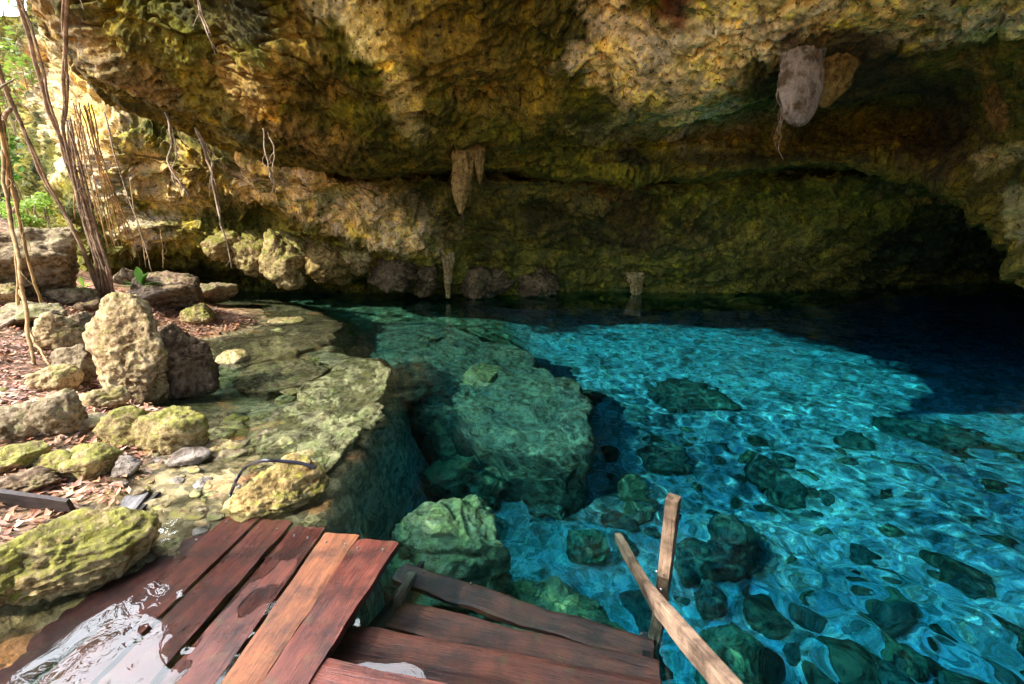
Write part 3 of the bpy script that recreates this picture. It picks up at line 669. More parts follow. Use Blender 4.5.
for i in range(60):
    px, py = rs.uniform(110, 250), rs.uniform(455, 560); p = hit(px, py)
    if p[2] < -.12 or p[2] > .06: continue
    s = rs.uniform(.03, .11); make_rock('wet_stone', p + [0, 0, 0], (s * 1.5, s, s * .4), [AR, PR, GR, M['lilac_rock']][i % 4], 'flat wet stone in the trickle of water above the deck', 230 + i % 6, 3, R(-35) + rs.uniform(-.4, .4), 'wet stones above the deck', 'stone')

def drowned(box, ztop, mat, label, seed, dr=.8, **k):
    """a rock under the pool: its outline is a line-of-sight box after refraction"""
    x0, y0, x1, y1 = box; cxp, cyp = (x0 + x1) / 2, (y0 + y1) / 2; p = under(cxp, cyp, ztop)
    l_ = under(x0, cyp, ztop); r_ = under(x1, cyp, ztop); f_ = under(cxp, y0, ztop); n_ = under(cxp, y1, ztop)
    wd = np.linalg.norm(r_ - l_); dp_ = np.linalg.norm(f_ - n_) * dr; bed = th1(p[0], p[1]); ht = max(ztop - bed + .1, .25 * wd)
    return make_rock('drowned_rock', (p[0], p[1], ztop - ht * .5), (wd, dp_, ht), mat, label, seed, k.pop('level', 5), math.atan2(-p[0], p[1]), None, 'rock', **{'planes': 9, 'soft': 55, 'rough': .13, **k})
drowned((396, 488, 514, 560), -.75, AR, 'large yellow-green rock under water beyond the left end of the stairs', 101, 1.0, level=6)
drowned((440, 566, 630, 640), -1.3, AR, 'sloping green rock mass under water right behind the stairs', 102, 1.0, level=6)
slab('drowned_reef', [(385, 325), (430, 321), (482, 342), (534, 368), (584, 404), (596, 436), (566, 456), (522, 452), (478, 440), (436, 418), (402, 384), (380, 350)], -1.05, 1.3, DA, 'long dark drowned reef running from the ledge tip to the pale sand', 103, 'reef', under, 3.5)
drowned((380, 318, 450, 352), -.8, DA, 'shallowest boulder at the far end of the drowned reef', 105, .8, level=6)
drowned((462, 356, 504, 388), -.85, AR, 'yellowish boulder sitting on the far half of the drowned reef', 106, .8)
drowned((418, 396, 470, 436), -1.15, AR, 'light green boulder on the near side of the reef above the dark hole', 107, .8)
drowned((436, 436, 512, 478), -1.45, AR, 'green boulder between the reef and the large yellow-green rock', 108, .8)
drowned((510, 446, 556, 478), -1.9, DA, 'dark green boulder below the rounded end of the reef', 109, .8)
drowned((382, 372, 424, 404), -.75, DA, 'dark boulder close to the tip of the long ledge', 110, .9)
drowned((530, 490, 566, 516), -2.0, DA, 'dark boulder halfway between the reef and the handrail', 111, .8)
drowned((712, 508, 758, 556), -1.9, DA, 'lone dark round boulder on the pale bed right of the post', 112, .8)
drowned((696, 574, 726, 600), -2.15, DA, 'dark rock just right of the handrail post', 113, .8)
drowned((706, 618, 762, 680), -2.0, AR, 'big green rock under water behind the near end of the rail', 114, .9, level=6)
drowned((652, 374, 728, 404), -2.35, DA, 'flat dark rock alone on the far pale sand', 115, .8, planes=8)
drowned((750, 454, 778, 476), -2.3, DA, 'small dark rock on the sand above the lone round boulder', 116, .8, level=4)
drowned((770, 470, 806, 486), -2.3, DA, 'flat little dark rock right of the small dark rock', 117, .8, level=4)
drowned((580, 386, 602, 398), -2.35, DA, 'tiny dark rock on bright sand off the tip of the reef', 118, .8, level=4)
drowned((612, 468, 644, 490), -2.1, AR, 'green boulder above the tip of the dark rail end', 119, .8)
drowned((572, 526, 606, 550), -2.0, AR, 'green boulder left of the sunken rail end', 120, .8)
drowned((640, 430, 690, 460), -2.2, DA, 'dark low boulder on the sand above the post', 121, .8)
drowned((300, 470, 372, 520), -1.5, DA, 'dark rock wall in the hole beside the long ledge', 122, 1.0)
drowned((870, 590, 915, 620), -2.3, DA, 'dark low rock on the bed near the right picture edge', 123, .8)
drowned((890, 415, 980, 438), -2.7, DA, 'long dark rock in the shaded deep water at the right', 124, .8)
rs = np.random.RandomState(11); n_ = 0
while n_ < 125:
    px = rs.uniform(430, 1040); py = 684 - 270 * rs.rand() ** 1.25
    if px < 640 and py > 560: continue
    p = under(px, py, -2.3); z = th1(p[0], p[1])
    s = rs.choice([.08, .12, .17, .24, .34], p=[.30, .35, .22, .10, .03]) * rs.uniform(.8, 1.2)
    make_rock('bed_stone', (p[0], p[1], z + s * .15), (s * 1.35, s * rs.uniform(.8, 1.1), s * .7), [DA, M['ledge_rock'], GR, M['shelf_rock'], AR][n_ % 5], 'rounded stone on the pale bed of the pool', 240 + n_ % 11, 4 if s > .2 else 3, rs.uniform(0, 6), 'stones on the pool bed', 'stone', planes=8, soft=50); n_ += 1

# ------------------------------------------------------------------ wood: deck, stairs, handrail, boards
def board(name, a, c, w0, w1, thick, mat, parent=None, seed=0, warp=.006, notch=None):
    """a plank from point a to point c (centre line of its top face), w0 wide at a and w1 at c"""
    a, c = np.array(a, float), np.array(c, float); L = np.linalg.norm(c - a); n = max(int(L / .03), 6); m = 8
    t = np.linspace(0, 1, n + 1); s = np.linspace(-1, 1, m + 1)
    sec = [(-1, -.0), *[(x, 0) for x in s[1:-1]], (1, 0), (1, -1), (-1, -1)]
    P = []
    for i, ti in enumerate(t):
        w_ = (w0 + (w1 - w0) * ti) / 2
        for (x, z) in sec:
            e = .004 if abs(x) == 1 and z == 0 else 0
            P.append((x * (w_ - (.0 if z else e * .6)), ti * L, z * thick - e))
    P = np.array(P); k = len(sec)
    q = P * np.array([9, 2.2, 9]) + seed * 7.7
    edge = (np.abs(P[:, 0]) > .9 * w0 / 2).astype(float)
    P[:, 0] += edge * np.sign(P[:, 0]) * .012 * fbm(np.column_stack([np.sign(P[:, 0]) * 3 + seed * 5., P[:, 1] * 3.3, 0 * P[:, 1]]), 4, seed, .6)
    endm = (P[:, 1] < .01) | (P[:, 1] > L - .01); P[:, 1] += endm * .022 * fbm(P * 14 + seed, 3, seed + 4)
    P[:, 2] += warp * fbm(np.column_stack([P[:, 0] * 2, P[:, 1] * 1.6, 0 * P[:, 0] + seed * 3.]), 2, seed + 2) + .0016 * fbm(q * 4, 2, seed + 3)
    Fc = []
    for i in range(n):
        for j in range(k): Fc.append((i * k + j, i * k + (j + 1) % k, (i + 1) * k + (j + 1) % k, (i + 1) * k + j))
    Fc.append(tuple(range(k))[::-1]); Fc.append(tuple(n * k + j for j in range(k)))
    o = mesh_from(name, P, Fc, mat, parent, smooth=False)
    me = o.data
    d = Vector([float(v) for v in (c - a)]); rot = d.to_track_quat('Y', 'Z')
    o.rotation_mode = 'QUATERNION'; o.rotation_quaternion = rot; o.location = Vector([float(v) for v in a])
    if parent: o.location = o.location - parent.location
    return o
def disc(name, p, r, h, mat, parent, rot=(0, 0, 0)):
    bm = bmesh.new(); bmesh.ops.create_cone(bm, cap_ends=True, segments=14, radius1=r, radius2=r * .7, depth=h)
    me = bpy.data.meshes.new(name); bm.to_mesh(me); bm.free(); me.materials.append(mat)
    o = bpy.data.objects.new(name, me); col.objects.link(o); o.parent = parent; o.location = p; o.rotation_euler = rot
    return o
deck = empty('wooden_deck', (-1.2, 1.6, 0), 'dark red plank deck half covered by a sheet of shallow water', 'deck')
def plank(fl, fr, nl, nr_, z, mat, seed, lab=None, zn=None):
    zn = z if zn is None else zn
    a, b_ = at(*nl, zn), at(*nr_, zn); c, d = at(*fl, z), at(*fr, z)
    n0, f0 = (a + b_) / 2, (c + d) / 2; dirv = (f0 - n0) / np.linalg.norm(f0 - n0); n1 = n0 - dirv * .75
    wn, wf = np.linalg.norm(b_ - a) * .965, np.linalg.norm(d - c) * .965
    w1 = wn - (wf - wn) * .75 / np.linalg.norm(f0 - n0)
    o = board('plank', n1, f0, max(w1, .12), wf, .045, mat, deck, seed)
    if lab: o['label'] = lab
    return o
plank((112, 556), (172, 545), (-150, 684), (-62, 684), -.080, M['plank_dark'], 1)
plank((172, 545), (226, 524), (-58, 684), (36, 684), -.070, M['plank_dark'], 2)
plank((233, 514), (262, 520), (42, 684), (96, 684), -.052, M['plank_red'], 3)
pa = plank((264, 519), (291, 526), (99, 684), (153, 684), -.034, M['plank_red'], 4)
pb = plank((297, 522), (322, 531), (158, 684), (216, 684), .002, M['plank_red'], 5)
pc_ = plank((327, 529), (357, 538), (219, 684), (261, 684), .028, M['plank_orange'], 6, 'dry orange-brown plank')
pd_ = plank((359, 534), (396, 546), (263, 684), (305, 684), .034, M['plank_red'], 7, 'red plank with a split far end')
rn = random.Random(8)
for pl in [c for c in deck.children]:
    Vp = np.array([v.co[:] for v in pl.data.vertices]); Lp = Vp[:, 1].max()
    for yy in (Lp - .09, Lp - 1.12):
        wl = np.abs(Vp[np.abs(Vp[:, 1] - yy) < .05][:, 0]).max()
        for sx_ in (-.55, .5):
            disc('nail', (sx_ * wl + rn.uniform(-.01, .01), yy + rn.uniform(-.015, .015), .002), .007, .008, M['steel'], pl)
# joists under the deck
for k, y in enumerate((1.0, 2.12)):
    board('joist', (-2.4, y, -.12), (-.72, y + .06, -.055), .07, .07, .08, M['plank_dark'], deck, 20 + k)

stairs = empty('wooden_stairs', (0, 1.6, 0), 'dark red wooden steps going down under the water beside the deck', 'stairs')
def tread(l_, r_, z, wdt, mat, seed, wet=True, lab=None):
    a = under(*l_, z) if z < 0 else at(*l_, z); c = under(*r_, z) if z < 0 else at(*r_, z)
    d = (c - a) / np.linalg.norm(c - a); nrm = np.array([d[1], -d[0], 0]); 
    if nrm[1] > 0: nrm = -nrm
    a2, c2 = a + nrm * wdt / 2, c + nrm * wdt / 2
    o = board('tread', a2, c2, wdt, wdt, .04, mat, stairs, seed, .004)
    if lab: o['label'] = lab
    return a, c, nrm, o
T1 = tread((406, 562), (656, 640), -.55, .15, M['tread'], 11, lab='lowest visible step, deepest under water')
T2 = tread((402, 600), (660, 660), -.36, .165, M['tread'], 12)
T3 = tread((352, 622), (662, 680), -.17, .20, M['tread'], 13)
T4 = tread((284, 648), (560, 706), .02, .30, M['plank_red'], 14, lab='top step just above the water')
nn = T3[2]
for side in (0, 1):
    off = (T3[1] - T3[0]) / np.linalg.norm(T3[1] - T3[0]) * (.06 if side == 0 else -.04)
    a = T1[side] + off + np.array([0, 0, -.10]) - nn * .1; c = T4[0 if side == 0 else 1] * 0 + T3[side] + off + nn * .55 + np.array([0, 0, .12])
    board('stringer', a, c, .05, .05, .16, M['old_wood'], stairs, 30 + side)
ca_ = under(398, 602, -.30); cb_ = under(410, 576, -.50)
board('cleat', ca_ + [0, 0, .04], cb_ + [0, 0, .04], .05, .05, .05, M['grey_wood'] if False else M['post_wood'], stairs, 33)
for k, (px, py) in enumerate([(424, 572), (470, 583), (642, 634)]):
    p = under(px, py, -.545); disc('bolt', Vector([float(v) for v in p]) - stairs.location, .009, .012, M['post_wood'], stairs)

def tube_mesh(pts, rad, seg=8, wob=0.0, seed=0, sub=6):
    P = np.array(pts, float); n = (len(P) - 1) * sub + 1; S_ = catmull(P, np.linspace(0, len(P) - 1, n))
    r_ = np.interp(np.linspace(0, 1, n), np.linspace(0, 1, len(np.atleast_1d(rad))), np.atleast_1d(rad))
    if wob:
        q = np.column_stack([np.linspace(0, n * .22, n), np.full(n, seed * 3.3), np.zeros(n)])
        S_ = S_ + wob * np.stack([fbm(q, 3, seed), fbm(q + 50, 3, seed + 1), .3 * fbm(q + 90, 2, seed + 2)], 1)
    T = np.gradient(S_, axis=0); T /= np.linalg.norm(T, axis=1, keepdims=True) + 1e-9
    up_ = np.array([.31, .83, .21]); A_ = np.cross(T, up_); A_ /= np.linalg.norm(A_, axis=1, keepdims=True) + 1e-9; B_ = np.cross(T, A_)
    th = np.linspace(0, 2 * np.pi, seg, endpoint=False)
    lump = 1 + .22 * fbm(np.column_stack([np.repeat(np.arange(n) * .5, seg), np.tile(np.cos(th) * 1.3, n), np.tile(np.sin(th) * 1.3, n) + seed]), 2, seed + 5)
    V = S_[:, None] + (A_[:, None] * np.cos(th)[None, :, None] + B_[:, None] * np.sin(th)[None, :, None]) * (r_[:, None, None] * lump.reshape(n, seg, 1))
    V = V.reshape(-1, 3); Fc = []
    for i in range(n - 1):
        for j in range(seg): Fc.append((i * seg + j, i * seg + (j + 1) % seg, (i + 1) * seg + (j + 1) % seg, (i + 1) * seg + j))
    Fc.append(tuple(range(seg))[::-1]); Fc.append(tuple((n - 1) * seg + j for j in range(seg)))
    return V, Fc
def join(parts):
    V = []; Fc = []; o_ = 0
    for v, f in parts:
        V.append(v); Fc += [tuple(i + o_ for i in ff) for ff in f]; o_ += len(v)
    return np.vstack(V), Fc

rail_e = empty('handrail', at(660, 600, 0), 'weathered wooden handrail and square post at the right side of the stairs', 'handrail')
pb0 = at(661, 571, 0); Yp = pb0[1]
def box_beam(name, a, c, w_, t_, mat, parent, seed):
    """rectangular beam between the centres of its two ends"""
    o = board(name, a, c, w_, w_, t_, mat, parent, seed, .0015)
    return o
ptop = atY(667, 496, Yp); pbot = np.array([ptop[0] - .03, Yp + .02, -2.0])
post = board('post', pbot, ptop, .072, .072, .06, M['post_wood'], rail_e, 41, .0)
# rail: from near, above the water, down past the post and on under the surface
r_near = atY(752, 700, 1.02); r_wat = at(647, 582, 0)
dr_ = r_wat - r_near; r_far = r_near + dr_ * 1.62
board('rail', r_near - dr_ * .25, r_far, .045, .045, .085, M['post_wood'], rail_e, 42, .003)
for px, py in ((657, 572), (661, 590)):
    p = atY(px, py, Yp - .12); disc('bolt', Vector([float(v) for v in p]) - rail_e.location, .007, .01, M['steel'], rail_e, (R(90), 0, 0))

hp = hit(-60, 505)
a0 = atY(-70, 484, 2.42); a1 = atY(74, 504, 2.36)
bo = board('board', a0, a1, .12, .10, .03, M['old_wood'], None, 51, .004)
bo.rotation_quaternion = bo.rotation_quaternion @ Matrix.Rotation(R(-75), 4, 'Y').to_quaternion()
tag(bo, 'nearly black board standing on edge behind the big mossy deck boulder', 'board')
g0 = at(106, 518, .03); g1 = at(136, 492, .035)
bo = board('board', g0, g1, .26, .16, .02, M['grey_wood'], None, 52, .004); tag(bo, 'flat grey board lying in the shallow water beside the black board', 'board')
g0 = at(128, 520, .01); g1 = at(158, 492, .02)
bo = board('board', g0, g1, .035, .03, .03, M['old_wood'], None, 53, .004); tag(bo, 'thin dark batten along the right edge of the grey board', 'board')

# hose over the yellow rock
bpy.context.view_layer.update()
mw = np.array(hose_rock.matrix_world); hv = np.array([v.co[:] for v in hose_rock.data.vertices]) @ mw[:3, :3].T + mw[:3, 3]; hx, hy, hd = project(hv)
def onrock(px, py, off=.012):
    k = np.where((np.abs(hx - px) < 9) & (np.abs(hy - py) < 9))[0]
    if not len(k): p = at(px, py, .05); return p
    i = k[np.argmin(hd[k])]; p = hv[i].copy(); v = np.array([0, 0, H]) - p; d_ = np.linalg.norm(v); q = ray(px, py); q = q / np.linalg.norm(q)
    return np.array([0, 0, H]) + q * (d_ - off)
hp_ = [onrock(316, 468), onrock(300, 463), onrock(280, 461), onrock(262, 461), onrock(246, 467), onrock(238, 477, .03), at(232, 490, .05), at(230, 497, .0)]
v_, f_ = tube_mesh(hp_, .011, 10, 0); hose = mesh_from('hose', v_, f_, M['rubber']); tag(hose, 'thin black hose draped over the yellow rock at the deck edge', 'hose')

# ------------------------------------------------------------------ roots
def roots(name, strands, mat, label, cat='root', group=None, wob=.05, seg=7, seed=1, rk=.72, fuzz=3):
    parts = []
    for i, (pts, r_) in enumerate(strands):
        parts.append(tube_mesh([p for p in pts], [v * rk for v in r_], seg, wob * rk + .01, seed + i * 5))
        if len(pts) > 2 and fuzz:
            rf = random.Random(seed * 31 + i)
            for q_ in range(fuzz):
                j = rf.randrange(1, len(pts)); a_ = pts[j - 1] + (pts[j] - pts[j - 1]) * rf.random(); ln = rf.uniform(.1, .35)
                parts.append(tube_mesh([a_, a_ + np.array([rf.uniform(-.05, .05), rf.uniform(-.05, .05), -ln * .5]), a_ + np.array([rf.uniform(-.1, .1), rf.uniform(-.06, .06), -ln])], [.0045, .002], 5, .012, seed + q_, 4))
    V, Fc = join(parts); o = mesh_from(name, V, Fc, mat); return tag(o, label, cat, group)
base = hit(106, 296); yb = base[1]
def Yl(*pp, Y0=5.2, Y1=None):
    Y1 = Y1 or yb; n = len(pp); return [atY(x, y, Y0 + (Y1 - Y0) * i / (n - 1)) for i, (x, y) in enumerate(pp)]
rt = random.Random(3)
def jit(pp, a): return [(x + rt.uniform(-a, a), y + rt.uniform(-a, a)) for x, y in pp]
roots('aerial_root', [(Yl((-12, 40), (14, 110), (46, 180), (78, 240), (104, 296)), [.032, .03, .034, .05]), (Yl((-10, 46), (15, 108), (49, 182), (80, 243), (100, 298)), [.018, .02, .03])], M['root_grey'], 'long grey root slanting from the left picture edge down to the dark root trunk', wob=.04, seed=4)
roots('aerial_root', [(Yl((10, -30), (30, 40), (50, 110), (76, 180), (96, 240), (110, 297)), [.03, .03, .05]), (Yl((6, -30), (36, 44), (53, 112), (74, 186), (100, 242), (114, 297)), [.018, .018, .03])], M['root_grey'], 'paired twisted root falling from the top left corner to the dark trunk', wob=.05, seed=9)
roots('aerial_root', [(Yl((66, -40), (66, 20), (64, 90), (66, 150), (84, 220), (108, 297)), [.032, .03, .028, .05]), (Yl((69, -40), (63, 20), (67, 90), (63, 150), (88, 220), (104, 297)), [.016, .018, .03])], M['root_dark'], 'straight vertical brown root left of the rock overhang', wob=.035, seed=14)
tr = [(Yl(*jit([(62 + k * 1.2, 120), (76 + k * 1.7, 190), (90 + k * 1.6, 240), (101 + k * 1.5, 280), (98 + k * 3, 300)], 2), Y0=6.1), [.012, .022, .028, .018]) for k in range(7)]
roots('twisted_root', tr, M['root_dark'], 'dark braided root trunk standing in the leaf litter', wob=.06, seed=20)
def ybd(name, n, x0a, x0b, xa, xb, yt, yb_, label, seed, mat='root_pale'):
    st = []
    for k in range(n):
        f = k / (n - 1); f2 = f
        pt = jit([(x0a + (x0b - x0a) * f, yt), (x0a + (x0b - x0a) * f + (xa - x0a) * .35, yt + (yb_ - yt) * .35), (xa - 12 + (xb - xa) * f2, yt + (yb_ - yt) * .72), (xa + (xb - xa) * f2, yb_)], 3)
        st.append((Yl(*pt, Y0=6.6, Y1=hit((xa + xb) / 2, yb_)[1]), [.012, .014, .016, .012]))
    roots(name, st, M[mat], label, wob=.05, seed=seed)
ybd('root_bundle', 9, 74, 92, 112, 142, 105, 276, 'dense bundle of golden thin roots right of the dark root trunk', 40)
ybd('root_bundle', 5, 70, 80, 86, 112, 120, 262, 'looser golden roots between the dark trunk and the dense bundle', 60)
l0 = hit(18, 316)[1]; l1 = hit(44, 352)[1]
def Yr(pp, Y0, Y1): n = len(pp); return [atY(x, y, Y0 + (Y1 - Y0) * i / (n - 1)) for i, (x, y) in enumerate(pp)]
roots('aerial_root', [(Yr([(-8, 80), (4, 150), (10, 210), (16, 260), (18, 322)], 4.4, l0), [.022, .024, .028])], M['root_pale'], 'thin tan root nearest the left picture edge', wob=.04, seed=71)
roots('aerial_root', [(Yr([(0, 150), (10, 220), (20, 270), (26, 320), (34, 364)], 4.5, hit(34, 364)[1]), [.02, .024, .022]), (Yr([(20, 290), (28, 324), (40, 350), (50, 366)], 4.7, hit(50, 366)[1]), [.02, .014])], M['root_pale'], 'tan root that forks just above the leaf litter at the left', wob=.04, seed=74)
roots('aerial_root', [(Yr([(4, 120), (14, 190), (24, 240), (38, 290), (46, 312)], 4.9, hit(46, 312)[1]), [.02, .022, .024])], M['root_pale'], 'tan root leaning right to the long flat ledge stone', wob=.04, seed=78)
roots('aerial_root', [(Yr([(10, 108), (2, 130), (10, 180), (18, 200), (14, 212)], 5.4, 5.6), [.028, .04, .03])], M['root_dark'], 'thick short brown root stub at the left picture edge', wob=.03, seed=81)
roots('twig', [(Yr([(-10, 96), (6, 84), (18, 78)], 4.6, 4.8), [.016, .012, .006])], M['root_dark'], 'short dark twig sticking in from the left edge', 'twig', wob=.01, seed=83)
roots('fallen_root', [([hit(-10, 340) + [0, 0, .05], hit(14, 330) + [0, 0, .1], hit(34, 318) + [0, 0, .1], hit(50, 316) + [0, 0, .04]], [.03, .035, .02])], M['root_dark'], 'fallen brown root lying across the left leaf litter', 'root', wob=.04, seed=85)
def hang(pp, r_, mat, label, seed, wob=.03, extra=()):
    p0 = cavehit(*pp[0]); Y0 = p0[1] - .12
    st = [([atY(x, y, Y0 - .02 * i) for i, (x, y) in enumerate(pp)], [r_, r_ * .9, r_ * .4])]
    for e in extra: st.append(([atY(x, y, Y0 - .02 * i) for i, (x, y) in enumerate(e)], [r_ * .6, r_ * .3]))
    roots('hanging_root', st, M[mat], label, 'root', wob=wob, seed=seed)
hang([(166, 112), (172, 140), (169, 165), (178, 180), (189, 196)], .022, 'root_grey', 'pale hanging root left of the long pinkish one', 91, .05, [[(167, 120), (176, 150), (172, 172), (180, 192)]])
hang([(196, 128), (204, 150), (212, 180), (222, 225), (232, 268)], .030, 'root_dark', 'long pinkish root hanging almost to the water in front of the far wall', 93, .06, [[(198, 132), (208, 150), (213, 168)], [(204, 150), (216, 186), (222, 230)]])
hang([(262, 128), (264, 150), (270, 172), (272, 182)], .014, 'root_grey', 'thin curled root under the pale lip, left of a pair', 96, .05)
hang([(268, 132), (274, 150), (273, 170), (276, 194)], .012, 'root_grey', 'thin straight root under the pale lip, right of a pair', 97, .03)
hang([(196, -6), (201, 15), (207, 32), (218, 54)], .016, 'root_grey', 'thin root dangling from the ceiling at the top edge', 98, .03, [[(198, 0), (206, 24), (212, 36)]])
hang([(105, 112), (114, 150), (124, 185), (138, 225), (152, 272)], .018, 'root_grey', 'slender grey root hanging right of the golden bundle', 99, .04)
hang([(130, 178), (134, 210), (142, 240), (146, 268)], .010, 'root_pale', 'very thin straight root beside the slender grey one', 100, .02)
hang([(160, 230), (163, 250), (163, 268)], .010, 'root_pale', 'short thin root hanging over the domed rock', 101, .02)
hang([(782, 78), (776, 95), (780, 112), (776, 132)], .012, 'root_grey', 'thin curly root hanging beside the lilac flowstone', 102, .05, [[(784, 84), (781, 104), (786, 122)], [(786, 92), (779, 112), (782, 134)]])

# ------------------------------------------------------------------ dripstone
def drip(px, py0, py1, wpx, mat, label, seed, prof=((0, 1), (.25, .95), (.55, .75), (.8, .5), (1, .1)), name='stalactite', fwd=.15, flat=.8, shift=0, rough=.16, up=28, t0=.3):
    p0 = cavehit(px, py0 + 4); Yd = p0[1] - fwd; top = atY(px, py0 - up, Yd + .1); bot = atY(px + shift, py1, Yd); s = Yd / F
    n, m = 60, 48; pr = np.array(prof, float); pr[:, 0] = .25 + .75 * pr[:, 0]; pr = np.vstack([[0, t0], pr]); t = np.linspace(0, 1, n); r_ = np.interp(t, pr[:, 0], pr[:, 1]) * wpx * s / 2; th = np.linspace(0, 2 * np.pi, m, endpoint=False)
    T, TH = np.meshgrid(t, th, indexing='ij'); c = top + (bot - top) * T[..., None]
    P = np.stack([np.cos(TH), np.sin(TH) * flat, 0 * TH], -1); flute = 1 + rough * (fbm(np.column_stack([np.cos(TH).ravel() * 2.2, np.sin(TH).ravel() * 2.2, T.ravel() * 2.2]) + seed, 4, seed, .6) * 2).reshape(n, m)
    P = c + P * (r_[:, None] * flute)[..., None]; P = P.reshape(-1, 3); f = gridfaces(n, m); a = np.arange(n - 1) * m
    Fc = [tuple(x) for x in f] + [(i * m + m - 1, i * m, (i + 1) * m, (i + 1) * m + m - 1) for i in range(n - 1)] + [tuple((n - 1) * m + j for j in range(m))]
    o = mesh_from(name, P - top, Fc, mat); o.location = top; return tag(o, label, name)
drip(466, 158, 214, 23, M['olive_rock'], 'fluted ochre stalactite hanging from the dark crack left of centre', 601, ((0, 1.1), (.2, .95), (.5, .9), (.75, .62), (1, .12)), shift=-5)
roots('hanging_root', [([atY(461, 206, cavehit(462, 190)[1] - .15), atY(463, 220, cavehit(462, 190)[1] - .15), atY(463, 234, cavehit(462, 190)[1] - .15)], [.012, .006])], M['root_grey'], 'hair-thin root dripping from the tip of the ochre stalactite', 'root', wob=.02, seed=104)
drip(480, 158, 184, 11, M['olive_rock'], 'short narrow stalactite touching the right side of the ochre one', 602)
drip(804, 64, 127, 37, M['lilac_rock'], 'smooth lilac-grey flowstone lobe hanging from the right ceiling', 603, ((0, 1.05), (.3, 1.1), (.55, 1), (.8, .78), (.94, .45), (1, .1)), 'stalactite', .14, .5, -6, .12, 22, 1.05)
drip(838, 68, 108, 38, M['olive_rock'], 'cream and pink knob just right of the lilac flowstone lobe', 604, ((0, 1.1), (.4, 1), (.7, .75), (1, .15)), 'stalactite', .10, .5, -14, .2, 22, 1.2)
drip(448, 262, 298, 7, M['moss_rock'], 'thin green dripstone finger reaching the water below the pale bulge', 605, ((0, 1.7), (.2, 1.2), (.6, .9), (1, .5)), 'stalactite', .03, .8, 0, .3, 10, 2.2)
drip(636, 280, 300, 12, M['moss_rock'], 'small yellow stalactite just touching the dark water', 606, ((0, 1.3), (.4, 1), (1, .3)), 'stalactite', .05, .8, 0, .3, 8, 1.5)
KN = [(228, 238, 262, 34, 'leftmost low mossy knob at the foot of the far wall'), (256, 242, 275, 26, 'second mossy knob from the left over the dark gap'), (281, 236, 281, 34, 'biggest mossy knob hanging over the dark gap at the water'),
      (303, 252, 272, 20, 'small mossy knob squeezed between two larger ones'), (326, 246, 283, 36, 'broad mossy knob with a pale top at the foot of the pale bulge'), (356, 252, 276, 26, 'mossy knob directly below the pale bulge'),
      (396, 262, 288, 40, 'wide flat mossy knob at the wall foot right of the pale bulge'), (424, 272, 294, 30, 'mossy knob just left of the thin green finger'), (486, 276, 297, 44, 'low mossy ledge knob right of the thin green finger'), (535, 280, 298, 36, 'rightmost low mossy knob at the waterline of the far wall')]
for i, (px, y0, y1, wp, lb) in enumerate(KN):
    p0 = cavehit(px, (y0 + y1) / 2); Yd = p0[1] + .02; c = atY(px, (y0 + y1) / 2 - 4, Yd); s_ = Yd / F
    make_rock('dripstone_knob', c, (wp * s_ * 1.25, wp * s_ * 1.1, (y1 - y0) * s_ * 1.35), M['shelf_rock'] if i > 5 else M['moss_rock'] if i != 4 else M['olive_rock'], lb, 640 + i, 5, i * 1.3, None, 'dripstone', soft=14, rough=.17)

# ------------------------------------------------------------------ plants and leaves
def leaf_strip(base_, d, L, W_, bend, n=5, up_=np.array([0, 0, 1.])):
    d = d / np.linalg.norm(d); side = np.cross(d, up_); side = side / (np.linalg.norm(side) + 1e-6); nrm = np.cross(side, d); V = []; Fc = []
    for i in range(n + 1):
        t = i / n; c = base_ + d * L * t - nrm * 0 + np.array([0, 0, -1]) * bend * L * t * t; w_ = W_ * math.sin(math.pi * min(.98, .08 + t * .92)) ** .8
        V += [c - side * w_ / 2 + nrm * w_ * .12, c, c + side * w_ / 2 + nrm * w_ * .12]
    for i in range(n):
        k = i * 3; Fc += [(k, k + 1, k + 4, k + 3), (k + 1, k + 2, k + 5, k + 4)]
    return np.array(V), Fc
def broad_plant(px, py, label, leaves, mat, Ls=.26, seed=0, zo=0.0, p=None):
    p = hit(px, py) + np.array([0, 0, zo]) if p is None else p; root = empty('broad_leaved_plant', p, label, 'plant'); rp = random.Random(seed)
    for (ax_, el, L) in leaves:
        d = np.array([math.cos(R(ax_)) * math.cos(R(el)), .3 * math.sin(R(ax_)) - .25, math.sin(R(el))]); st = d / np.linalg.norm(d) * L * .25
        v1, f1 = tube_mesh([np.zeros(3), st * .6 + [0, 0, .02], st], [.006, .004], 6)
        mesh_from('stem', v1, f1, M['leaf_lime'], root)
        v, f = leaf_strip(st, d, L, L * .36, .22); mesh_from('leaf', v, f, mat, root)
    return root
broad_plant(150, 290, 'plant with broad glossy green leaves growing on the domed rock', [(100, 75, .34), (50, 50, .30), (20, 22, .36), (160, 12, .30), (0, -5, .34), (200, 35, .24), (75, 30, .26)], M['leaf'], p=np.array(dome.location) + np.array([-.22, -.25, .16]), seed=1)
broad_plant(84, 292, 'small lime green plant left of the dark root trunk foot', [(100, 60, .2), (40, 30, .2), (160, 30, .18), (10, 10, .16)], M['leaf_lime'], zo=.05, seed=2)
broad_plant(128, 284, 'upright lime seedling between the dark trunk and the golden roots', [(100, 70, .26), (50, 40, .2), (150, 50, .22)], M['leaf_lime'], zo=.05, seed=3)
